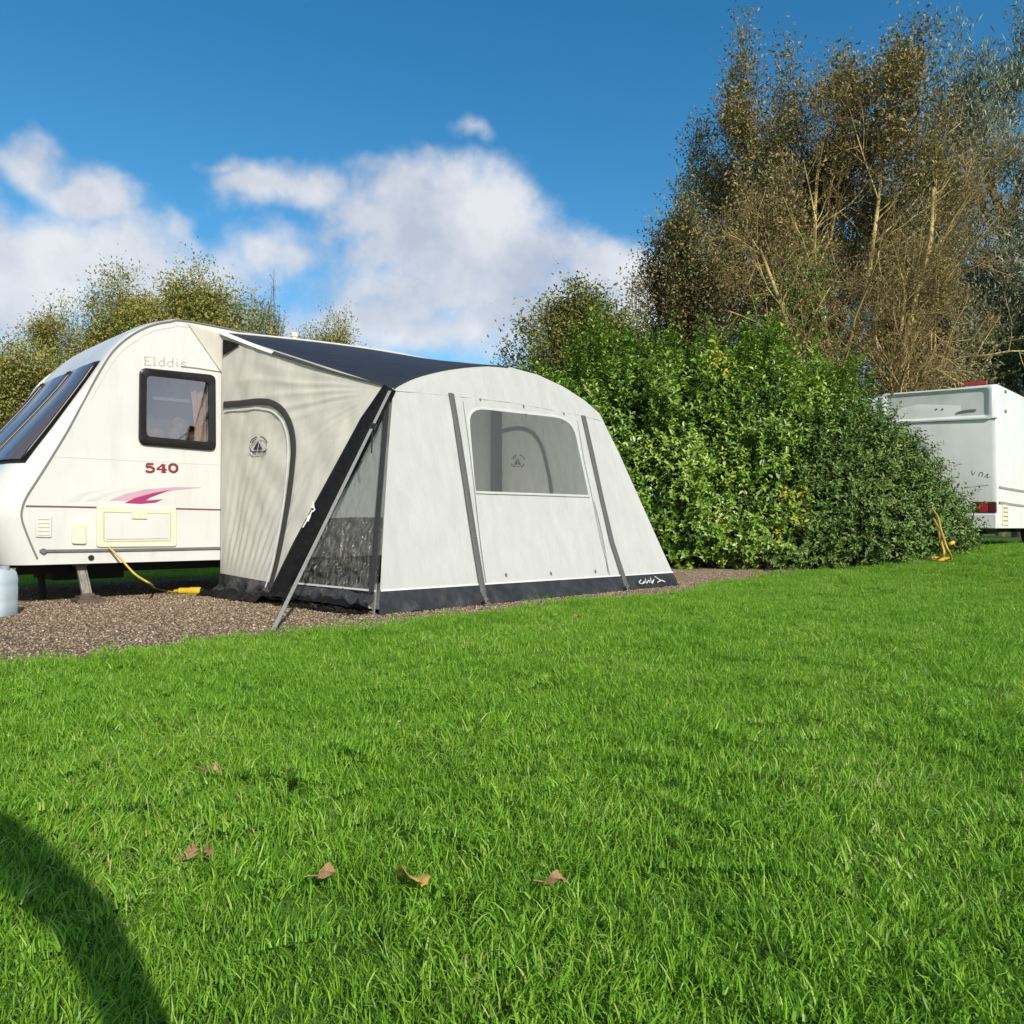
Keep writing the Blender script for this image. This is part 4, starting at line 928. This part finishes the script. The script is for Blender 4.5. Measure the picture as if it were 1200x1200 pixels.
# ------------------------------------------------------------------ foliage
def leaf_arrays(P, D, N_, L, Wd, fold=.25, curl=.12):
    D = D/np.linalg.norm(D, axis=1, keepdims=True); S = np.cross(D, N_); S /= np.linalg.norm(S, axis=1, keepdims=True)+1e-9; N2 = np.cross(S, D)
    L = L[:, None]; Wd = Wd[:, None]
    V = np.stack([P, P+D*L*.5+S*Wd*.5+N2*Wd*fold, P+D*L-N2*L*curl, P+D*L*.5-S*Wd*.5+N2*Wd*fold], 1).reshape(-1, 3)
    b = np.arange(len(P))*4
    F = np.stack([np.stack([b, b+1, b+2], 1), np.stack([b, b+2, b+3], 1)], 1).reshape(-1, 3)
    return V, F
def rand_dir(n): 
    v = rng.normal(size=(n, 3)); return v/np.linalg.norm(v, axis=1, keepdims=True)
def shrub(name, label, cat, blobs, nshoot, per, shoot, leaf, material, up=.55, depth=.35, outward=.8, top_spikes=0, group=None, rag=.25, gaps=0):
    """blobs: (cx,cy,cz,rx,ry,rz). Leafy shoots start on and below the skin of the union of blobs."""
    B = np.array(blobs); area = B[:, 3]*B[:, 5]; pr = area/area.sum()
    k = rng.choice(len(B), nshoot*5, p=pr); dr = rand_dir(len(k)); 
    bump_ = np.array([noise.noise(Vector((q[0]*2.3+i_, q[1]*2.3, q[2]*2.3))) for q, i_ in zip(dr, k*7.1)])
    rad = (1-depth*rng.random(len(k))**2)*(1+rag*bump_)
    P = B[k, :3]+dr*B[k, 3:]*rad[:, None]
    keep = np.ones(len(P), bool)
    for i, b in enumerate(B):
        q = (P-b[:3])/b[3:]; keep &= ~((np.linalg.norm(q, axis=1) < .72) & (k != i))
    g = np.array([gz(x, y) for x, y in P[:, :2]]); keep &= P[:, 2] > g+.04
    if gaps: keep &= np.array([noise.noise(Vector((p[0]*2.1, p[1]*2.1, p[2]*1.7+4))) > -gaps for p in P]) | (rng.random(len(P)) < .25)
    keep &= P[:, 1] < B[k, 1]+.8*B[k, 4]           # the far back is not needed so dense
    P, dr = P[keep][:nshoot], dr[keep][:nshoot]; n = len(P)
    sd = dr*outward+np.array([0, 0, up])+rand_dir(n)*.45; sd /= np.linalg.norm(sd, axis=1, keepdims=True)
    if top_spikes:
        hi_ = P[:, 2] > np.quantile(P[:, 2], .93); sel = hi_ & (rng.random(n) < top_spikes); sd[sel] = sd[sel]*.35+np.array([0, 0, 1.])
    sl_ = shoot*(.5+rng.random(n)); 
    if top_spikes: sl_[sel] *= 1.25
    LP, LD, LN = [], [], []
    perp = np.cross(sd, rand_dir(n)); perp /= np.linalg.norm(perp, axis=1, keepdims=True); perp2 = np.cross(sd, perp)
    for j in range(per):
        f = (j+.6)/per; a = j*2.4+rng.random(n)*.5; radial = perp*np.cos(a)[:, None]+perp2*np.sin(a)[:, None]
        p = P+sd*(sl_*f)[:, None]; p[:, 2] -= .06*f*f*sl_
        LP.append(p); LD.append(radial*.85+sd*.55+rand_dir(n)*.25); LN.append(sd*.8+dr*.5+np.array([0, 0, .5])+rand_dir(n)*.4)
    LP, LD, LN = map(np.concatenate, (LP, LD, LN)); m = len(LP); L = leaf*(.6+.7*rng.random(m))
    V, F = leaf_arrays(LP, LD, LN, L, L*(.42+.12*rng.random(m)))
    bx, by = B[:, 0].mean(), B[:, 1].mean(); o = thing(name, label, cat, (bx, by, gz(bx, by)), group)
    meshobj('foliage', V, F, material, o)
    # woody stems inside
    st = MB()
    for b in B:
        for q in range(5):
            ang = rng.random()*6.28; p0 = Vector((b[0]+.25*b[3]*math.cos(ang), b[1]+.25*b[4]*math.sin(ang), gz(b[0], b[1])-.03))
            p1 = Vector((b[0]+.7*b[3]*math.cos(ang), b[1]+.7*b[4]*math.sin(ang), b[2]+b[5]*.5)); pm = p0.lerp(p1, .5)+Vector((rng.normal(0, .08), rng.normal(0, .08), .1))
            st.tube(catmull([p0, pm, p1], 4), [.028-.0022*i for i in range(9)], 5)
    st.build('stems', MT['stem'], o)
    return o
LM = dict(
    hedge=leaf_mat('bright_hedge_leaves', [(.028, .070, .012), (.08, .17, .018), (.16, .295, .028), (.235, .385, .04), (.40, .50, .10)], .36, .28, .55, (1.4, 1.0)),
    dark=leaf_mat('dark_shrub_leaves', [(.028, .065, .014), (.065, .135, .02), (.105, .20, .03), (.14, .23, .045), (.24, .27, .08)], .45, .2, .35, (1.6, .6)),
    olive=leaf_mat('olive_leaves', [(.08, .13, .03), (.15, .19, .045), (.23, .25, .06), (.30, .28, .07), (.20, .14, .05)], .5, .3),
    autumn=leaf_mat('autumn_leaves', [(.16, .22, .045), (.25, .30, .06), (.35, .35, .08), (.44, .33, .10), (.30, .31, .11)], .5, .35, .3, (.45, 1.1)),
    brown=leaf_mat('russet_brown_leaves', [(.08, .115, .04), (.17, .175, .055), (.27, .22, .08), (.33, .25, .10), (.28, .19, .09)], .55, .2, .3, (.5, .8)),
    pine=leaf_mat('blue_green_needles', [(.11, .15, .11), (.17, .215, .15), (.24, .28, .19), (.31, .335, .22), (.38, .37, .24)], .5, .15, .3, (.6, .8)),
    tan=leaf_mat('olive_tan_leaves', [(.13, .12, .045), (.22, .19, .07), (.31, .25, .09), (.27, .27, .08), (.38, .29, .12)], .55, .25, .3, (.7, .7)),
    ivy=leaf_mat('ivy_leaves', [(.03, .09, .012), (.07, .17, .02), (.14, .25, .03)], .35, .25, .5),
)
HB = [(1.6, 12.7, 1.45, 1.25, 1.2, 1.95), (2.65, 12.5, 1.4, 1.25, 1.15, 1.98), (3.75, 12.4, 1.4, 1.2, 1.15, 2.02), (4.7, 12.6, 1.3, .95, 1.1, 1.85), (3.3, 12.2, .7, 2.0, .95, .95), (.6, 12.9, 1.2, .9, 1.0, 1.7)]
shrub('hedge', 'tall bright green leafy hedge right of the awning', 'hedge', HB, 13500, 14, .36, .088, LM['hedge'], .6, .5, .8, .5, rag=.42, gaps=.2)
DB = [(4.6, 11.75, .75, .75, .6, 1.35), (5.35, 11.55, .7, .75, .65, 1.15), (5.95, 11.45, .5, .65, .55, .85), (4.0, 11.55, .35, .8, .45, .65), (5.1, 11.6, 1.35, .8, .6, .95), (5.7, 11.6, 1.2, .5, .45, .7)]
shrub('bush', 'low dark green bush at the right end of the bright hedge', 'bush', DB, 5200, 14, .32, .06, LM['dark'], .35, .4, .9, .3)
def yellow_shoots():
    h = bpy.data.objects['hedge']; P = []
    for (x0, y0, x1, y1, n) in ((918, 572, 930, 600, 60), (941, 566, 944, 612, 90), (925, 602, 948, 622, 60), (905, 606, 915, 640, 40), (1036, 592, 1039, 594, 14), (835, 405, 850, 440, 60)):
        for _ in range(n):
            f = rng.random(); P.append(np.array(at_y(x0+(x1-x0)*f+rng.normal(0, 4), y0+(y1-y0)*f+rng.normal(0, 4), 11.05+rng.normal(0, .08))))
    P = np.array(P); n = len(P); L = .085*(.6+.7*rng.random(n)); V, F = leaf_arrays(P, rand_dir(n)+np.array([0, -.3, .1]), rand_dir(n)*.5+np.array([0, -.7, .5]), L, L*.5)
    meshobj('yellowed_leaves', V, F, leaf_mat('yellowing_leaves', [(.20, .30, .03), (.34, .40, .04), (.50, .42, .05)], .4, .3), h)
yellow_shoots()

def grow_skeleton(stems, levels, seed, wander=.16):
    """stems: (pos, dir, length, radius). levels: per level (n children, length ratio, spread, up). Returns lists of polylines per level"""
    r = np.random.default_rng(seed); out = [[] for _ in range(len(levels)+1)]
    def mk(p, dr, L, rad, lev, n):
        pts = [p.copy()]; dd = dr.copy()
        for i in range(n):
            dd = dd+r.normal(0, wander, 3)+np.array([0, 0, levels[lev-1][3] if lev else .05]); dd /= np.linalg.norm(dd); p = p+dd*(L/n); pts.append(p.copy())
        out[lev].append((np.array(pts), rad)); 
        if lev < len(levels):
            nc, ratio, spread, up = levels[lev]
            for c in range(nc):
                f = .22+.78*(c+r.random())/nc; idx = f*n; i0 = min(int(idx), n-1); q = pts[i0]+(pts[i0+1]-pts[i0])*(idx-i0)
                t = pts[i0+1]-pts[i0]; t /= np.linalg.norm(t); s = np.cross(t, r.normal(size=3)); s /= np.linalg.norm(s)
                a = spread*(.6+.7*r.random()); nd = t*math.cos(a)+s*math.sin(a)
                mk(q, nd, L*ratio*(1.15-.55*f)*(.7+.6*r.random()), rad*(1-.7*f)*.55, lev+1, max(3, n-1))
    for (p, dr, L, rad) in stems: mk(np.array(p, float), np.array(dr, float)/np.linalg.norm(dr), L, rad, 0, 7)
    return out
def tubes_mesh(polys, sides, rmin):
    V = []; F = []; b = 0
    for pts, rad in polys:
        n = len(pts); t = np.gradient(pts, axis=0); t /= np.linalg.norm(t, axis=1, keepdims=True)+1e-9
        ref = np.array([.3, .5, .81]); a = np.cross(t, ref); a /= np.linalg.norm(a, axis=1, keepdims=True)+1e-9; c = np.cross(t, a)
        rr = np.maximum(rad*np.linspace(1, .35, n), rmin)[:, None, None]; an = np.arange(sides)*2*math.pi/sides
        ring = pts[:, None, :]+rr*(a[:, None, :]*np.cos(an)[None, :, None]+c[:, None, :]*np.sin(an)[None, :, None])
        V.append(ring.reshape(-1, 3)); i = np.arange(n-1)[:, None]*sides; j = np.arange(sides)[None, :]; k = (j+1) % sides
        F.append((np.stack([i+j, i+k, i+sides+k, i+sides+j], -1).reshape(-1, 4))+b); b += n*sides
    return np.concatenate(V), np.concatenate(F)
def fit(sk, base, x0, x1, ztop, ydepth):
    """scale a skeleton about its foot so that the crown has the tree's real width and height"""
    allp = np.concatenate([p for lv in sk for p, _ in lv]); 
    mn, mx = np.quantile(allp, .01, axis=0), np.quantile(allp, .99, axis=0)
    sx = (x1-x0)/(mx[0]-mn[0]); cxx = (x0+x1)/2-(mx[0]+mn[0])/2*sx; sz_ = (ztop-base[2])/mx[2]; sy_ = ydepth/(mx[1]-mn[1])
    for lv in sk:
        for k, (p, r) in enumerate(lv):
            q = p.copy(); h = np.clip(q[:, 2]/(mx[2]*.45), 0, 1)
            q[:, 0] = q[:, 0]*sx+(cxx*h+base[0]*(1-h)); q[:, 1] = q[:, 1]*sy_+base[1]; q[:, 2] = q[:, 2]*sz_+base[2]; lv[k] = (q, r)
    return sk
def tree(label, base, x0, x1, ztop, ydepth, levels, stems, seed, nleaf, leaf, lmat, wmat, rmin=.006, leaf_up=.2, jitter=.12, name='tree', group=None, leaf_min_z=None, wratio=.5, lev_leaf=-1, twmat=None):
    base = (base[0], base[1], gz(base[0], base[1]))
    sk = fit(grow_skeleton(stems, levels, seed), base, x0, x1, ztop, ydepth)
    o = thing(name, label, 'tree', base, group)
    V, F = tubes_mesh(sk[0], 8, rmin); meshobj('trunk', V, F, wmat, o, smooth=True)
    V, F = tubes_mesh([q for lv in sk[1:-1] for q in lv], 5, rmin); meshobj('limbs', V, F, wmat, o, smooth=True)
    V, F = tubes_mesh(sk[-1], 3, rmin*.75); meshobj('twigs', V, F, twmat or wmat, o)
    if nleaf:
        T = sk[lev_leaf]; r = np.random.default_rng(seed+1); pick = r.integers(0, len(T), nleaf); pos = np.empty((nleaf, 3)); dr = np.empty((nleaf, 3))
        for i, k in enumerate(pick):
            p = T[k][0]; f = r.random()*(len(p)-1); i0 = min(int(f), len(p)-2); pos[i] = p[i0]+(p[i0+1]-p[i0])*(f-i0); dr[i] = p[i0+1]-p[i0]
        pos += r.normal(0, jitter, (nleaf, 3)); dr /= np.linalg.norm(dr, axis=1, keepdims=True)
        if leaf_min_z is not None: k = pos[:, 2] > leaf_min_z; pos, dr = pos[k], dr[k]
        n = len(pos); L = leaf*(.6+.8*r.random(n)); V, F = leaf_arrays(pos, dr*.6+rand_dir(n)*.9+np.array([0, 0, leaf_up]), rand_dir(n)*.8+np.array([0, -.2, .8]), L, L*wratio*(.8+.4*r.random(n)))
        meshobj('crown', V, F, lmat, o)
    return o, sk
one = lambda L=3.2, r=.16: [((0, 0, 0), (0, 0, 1), L, r), ((0, 0, .5), (.4, .2, 1), L*.9, r*.7), ((0, 0, .4), (-.45, -.1, 1), L*.9, r*.7), ((0, 0, .8), (.05, -.4, 1), L*.85, r*.6)]
LV = [(8, .6, .75, .05), (8, .55, .8, .05), (7, .5, .85, .02)]
def px_tree(label, px0, px1, pytop, Y, seed, nleaf, leaf, lm, **k):
    x0, x1 = at_y(px0, 500, Y).x, at_y(px1, 500, Y).x
    return tree(label, ((x0+x1)/2, Y), x0, x1, at_y((px0+px1)/2, pytop, Y).z, (x1-x0)*.9, k.pop('levels', LV), k.pop('stems', one()), seed, nleaf, leaf, LM[lm], MT['bark'], **k)
G1 = 'autumn trees behind the near caravan'
px_tree('low thick yellow-green tree at the left edge behind the caravan nose', -70, 75, 418, 19, 11, 60000, .075, 'autumn', jitter=.2)
px_tree('thin-leaved pale tree rising above the caravan front windows', 28, 145, 372, 22, 12, 26000, .07, 'autumn', group=G1, jitter=.18)
px_tree('broad green and russet tree above the caravan roof curve', 92, 225, 356, 23, 13, 80000, .08, 'autumn', group=G1, jitter=.22)
px_tree('dense olive-yellow tree directly behind the caravan roof top', 180, 308, 352, 21, 14, 80000, .08, 'autumn', group=G1, jitter=.22)
px_tree('slender nearly bare tree right of the dense olive tree behind the caravan', 285, 335, 345, 25, 15, 4000, .07, 'autumn', group=G1)
px_tree('small yellowing tree showing over the dark awning roof', 330, 420, 384, 26, 16, 26000, .075, 'autumn', group=G1, jitter=.18)
px_tree('olive green tree with feathery top behind the awning and hedge', 608, 755, 362, 15.2, 21, 55000, .07, 'olive', jitter=.14)
# the mass at the right: leafy tree behind, bare fan of lichened stems in front, blue-green pine beyond
px_tree('dark russet leafy tree with ragged left side behind the bare tree', 800, 1075, 105, 19.5, 31, 130000, .085, 'brown', jitter=.19, levels=[(8, .62, .85, .0), (6, .55, .9, .01), (7, .5, .9, .0)], stems=[((0, 0, 0), (0, 0, 1), 3.4, .2), ((0, 0, .5), (-.7, 0, .8), 3.2, .14), ((0, 0, .6), (.6, .1, .9), 3.2, .14), ((0, 0, .3), (-.35, -.3, 1), 3.3, .13), ((0, 0, .9), (.2, -.4, 1), 3.2, .12), ((0, 0, .9), (-1.2, 0, .5), 2.4, .1)])
px_tree('small ragged russet tree between the hedge top and the large dark leafy tree', 742, 868, 258, 18, 33, 34000, .08, 'brown', jitter=.17)
st = []
for k in range(15):
    a = (k/14-.5)*2.3+rng.normal(0, .06); L_ = 1/math.sqrt((math.sin(a)/2.6)**2+(math.cos(a)/7.2)**2)
    st.append(((.15*math.sin(a*2), .1*rng.normal(), 0), (math.sin(a), rng.normal(0, .3), math.cos(a)), L_, .09))
bx0, bx1 = at_y(826, 500, 16.2).x, at_y(1128, 500, 16.2).x
bare, sk = tree('bare multi-stemmed tree with yellow-brown lichened twigs above the hedge', (at_y(1010, 500, 16.2).x, 16.2), bx0, bx1, at_y(1000, 95, 16.2).z, 5.5, [(16, .42, .85, .02), (9, .5, .85, .0), (7, .5, .9, .0)], st, 41, 62000, .05, LM['tan'], MT['lichen'], twmat=MT['twig'], rmin=.005, jitter=.09)
# ivy on the middle stems of the bare tree
def ivy():
    P = []
    cands = [p for p, _ in sk[0] if abs(project(Vector(p[3]))[0]-975) < 60]
    r = np.random.default_rng(5)
    for p in cands:
        for f in np.linspace(.4, 4.2, 330):
            i0 = min(int(f), len(p)-2); c = p[i0]+(p[i0+1]-p[i0])*(f-i0); P.append(c+r.normal(0, .14, 3))
    for _ in range(1500):
        P.append(np.array(at_y(938+r.normal(0, 17), 345+r.normal(0, 26), 15.7+r.normal(0, .2))))
    P = np.array(P); n = len(P); L = .075*(.6+.8*r.random(n)); V, F = leaf_arrays(P, rand_dir(n)+np.array([0, -.3, -.3]), rand_dir(n)*.5+np.array([0, -.7, .5]), L, L*.7)
    meshobj('ivy', V, F, LM['ivy'], bare)
ivy()
def pine():
    x0, x1 = at_y(1062, 500, 24).x, at_y(1330, 500, 24).x
    o, s2 = tree('blue-green pine behind the far white caravan at the right edge', ((x0+x1)/2, 24), x0, x1, at_y(1200, 60, 24).z, 6, [(9, .55, .9, .0), (7, .5, .8, .02), (6, .5, .7, .06)], [((0, 0, 0), (0, 0, 1), 4.2, .3), ((0, 0, 1), (.7, 0, .7), 2.6, .14), ((0, 0, 1), (-.8, -.2, .7), 2.6, .14), ((0, 0, .5), (-.5, -.3, .5), 2.6, .14), ((0, 0, .4), (.5, -.4, .45), 2.6, .14)], 51, 95000, .22, LM['pine'], MT['bark'], name='pine_tree', wratio=.18, jitter=.26, leaf_up=.5)
    px_tree('dark blue-green conifer filling the gap above the far caravan roof', 1040, 1300, 330, 27, 53, 36000, .22, 'pine', wratio=.18, jitter=.3, name='conifer_tree')
pine()

# ------------------------------------------------------------------ yellow cable by the bush, fallen leaves
def build_details():
    g = ground_pt(1105, 663); c = thing('cable', 'yellow hook-up cable looped on the grass below the dark bush', 'cable', g)
    loop_ = []
    for k in range(46):
        a = k/45*2*math.pi*2.6; r = .085+.012*math.sin(a*1.7); loop_.append(g+Vector((r*math.cos(a)-.02, r*.8*math.sin(a)+.02, .045+.012*(k/45)*2)))
    m = MB(); m.tube(loop_, .011, 6); m.build('coil', MT['cable'], c, smooth=True)
    up = [loop_[-1], at_y(1114, 655, g.y-.10), at_y(1109, 640, g.y-.25), at_y(1103, 622, g.y+.2), at_y(1099, 606, g.y+.6), at_y(1092, 596, g.y+1.0)]
    m = MB(); m.tube(catmull(up, 6), .009, 6); m.build('lead', MT['cable'], c, smooth=True)
    up = [loop_[5], at_y(1106, 650, g.y-.14), at_y(1102, 632, g.y+.0), at_y(1099, 618, g.y+.4), at_y(1094, 608, g.y+.9)]
    m = MB(); m.tube(catmull(up, 6), .010, 6); m.build('lead', MT['cable'], c, smooth=True)
    q = at_y(1115, 638, g.y-.1); m = MB(); m.tube([q-Vector((.022, 0, 0)), q+Vector((.022, 0, .02))], [.018, .016], 8); m.build('plug', MT['plug'], c, smooth=True)
    # fallen leaves, each on top of the blades
    mats = [mat('orange_dead_leaf', (.72, .44, .12), .6, .3, .25, 60, trans=.2), mat('tan_dead_leaf', (.32, .20, .10), .7, .2, .3, 50, trans=.15)]
    def leaf_mesh(L, wd, mt, curl):
        rows = []
        for i in range(9):
            t = i/8; w = wd*math.sin(math.pi*min(1, t*.93+.05))**.8*(1 if i % 2 else .86); z = curl*math.sin(t*2.6)
            rows.append([Vector((L*(t-.5), w*s, z+abs(s)*w*.35+.004*math.sin(9*t+s*3))) for s in (-1, -.5, 0, .5, 1)])
        m = MB(); m.grid(rows); m.tube([Vector((-L*.5-.022, .003, .004)), Vector((-L*.5+.01, 0, .002))], .0015, 5); return m
    spec = [(480, 1036, 1.35, 0, .095, .028, (.5, .35, 2.1), 'large orange dead leaf on the grass at the bottom middle'),
            (382, 1026, 1.0, 1, .034, .012, (.6, .2, .9), 'small tan leaf standing on edge left of the large orange leaf'),
            (222, 1002, .8, 1, .036, .013, (.7, .1, 1.4), 'brown leaf of a pair low in the grass at lower left, the left one'),
            (241, 1002, .8, 1, .034, .011, (.7, .4, 2.0), 'brown leaf of a pair low in the grass at lower left, the right one'),
            (248, 905, .8, 1, .042, .016, (.3, .3, .2), 'curled brown leaf in the grass above the pair of brown leaves'),
            (650, 1036, .8, 1, .036, .012, (.3, .2, .4), 'dull brown leaf low in the grass right of the large orange leaf'),
            (675, 724, .5, 1, .050, .022, (.2, .2, .8), 'pale fallen leaf on the grass just in front of the awning')]
    for (x, y, sc_, mi, L, wd, rot, lb) in spec:
        p = plane_pt(x, y, Vector((0, 0, .036)), Z); o = leaf_mesh(L, wd, None, .012).build('fallen_leaf', mats[mi], None, smooth=True)
        o.location = p; o.rotation_euler = rot; tag(o, lb, 'leaf', 'fallen leaves on the lawn')
    # yellowed ivy leaf bunch in the bush is foliage; short twig on the gravel by the hedge
    a, b = ground_pt(893, 666), ground_pt(912, 675); m = MB(); m.tube([a+Z*.12, a.lerp(b, .6)+Z*.04, b+Z*.02], .012, 5); o = m.build('fallen_branch', MT['stem'], None, loc=b); tag(o, 'dark fallen branch on the gravel strip below the hedge', 'branch')
build_details()

# ------------------------------------------------------------------ the photographer, whose shadow falls on the grass at lower left
def build_person():
    skin = mat('skin', (.50, .33, .25), .5, .3, .05); jacket = mat('dark_jacket', (.05, .06, .09), .8); jeans = mat('blue_jeans', (.07, .09, .15), .85); hairm = mat('brown_hair', (.05, .035, .02), .7)
    ox, oy = -.25, -.43
    def P(x, y, z): return Vector((ox+x-.10*max(0, z-1.3)/.4, oy+y, z*.93))
    V = [P(0, -.06, .93), P(0, -.03, 1.12), P(0, 0, 1.32), P(0, .02, 1.45), P(0, .06, 1.54), P(0, .09, 1.64), P(0, .09, 1.73)]
    E = [(i, i+1) for i in range(6)]; rad = [.20, .19, .185, .11, .055, .095, .07]
    def chain(root, pts, rr):
        last = root
        for p, r in zip(pts, rr): V.append(p); rad.append(r); E.append((last, len(V)-1)); last = len(V)-1
        return last
    for s in (-1, 1):
        chain(0, [P(.10*s, -.05, .84), P(.11*s, .03, .48), P(.12*s, -.03, .10), P(.13*s, .02, .05), P(.14*s, .14, .04)], [.095, .062, .045, .045, .035])
        w = chain(3, [P(.19*s, .02, 1.41), P(.23*s if s < 0 else .37, .03, 1.17), P(.21+.13*s, .24, .86), P(.25+.085*s, .34, .70)], [.062, .045, .036, .026])
        h = chain(w, [P(.25+.075*s, .37, .645)], [.028])
        for q in range(4): chain(h, [P(.25+(.07-.012*q)*s, .40, .635-.018*q+.02), P(.25+(.05-.012*q)*s, .415, .632-.018*q+.02), P(.25+(.034-.008*q)*s, .405, .628-.018*q+.02)], [.010, .009, .008])
        chain(h, [P(.25+.06*s, .365, .675), P(.25+.045*s, .375, .69)], [.011, .009])
    me = bpy.data.meshes.new('person'); me.from_pydata([tuple(v) for v in V], E, [])
    o = bpy.data.objects.new('person', me); COL.objects.link(o)
    sk_ = o.modifiers.new('skin', 'SKIN'); 
    for v, r in zip(me.skin_vertices[0].data, rad): v.radius = (r, r)
    me.skin_vertices[0].data[0].use_root = True
    su = o.modifiers.new('sub', 'SUBSURF'); su.levels = 1; su.render_levels = 1
    me.materials.append(jacket)
    tag(o, 'photographer in dark jacket whose shadow falls on the grass at lower left', 'person')
    ROOT[o.name] = Vector()
    m = MB(); c = P(0, .09, 1.69)
    m.grid([[c+Vector((.105*math.sin(t)*math.cos(a), .115*math.sin(t)*math.sin(a)-.015, .12*math.cos(t)+.01)) for a in np.linspace(0, 2*math.pi, 18, endpoint=False)] for t in np.linspace(.05, 1.75, 8)], True); m.build('hair', hairm, o, smooth=True)
    ph = MB(); ph.box(Vector((0, -.035, .62)), Vector((1, 0, 0)), Vector((0, 1, 0)), Z, .078, .004, .036); q = ph.build('phone', MT['black'], None, loc=Vector((0, -.035, .62))); tag(q, 'black phone held low in both hands', 'phone')
build_person()
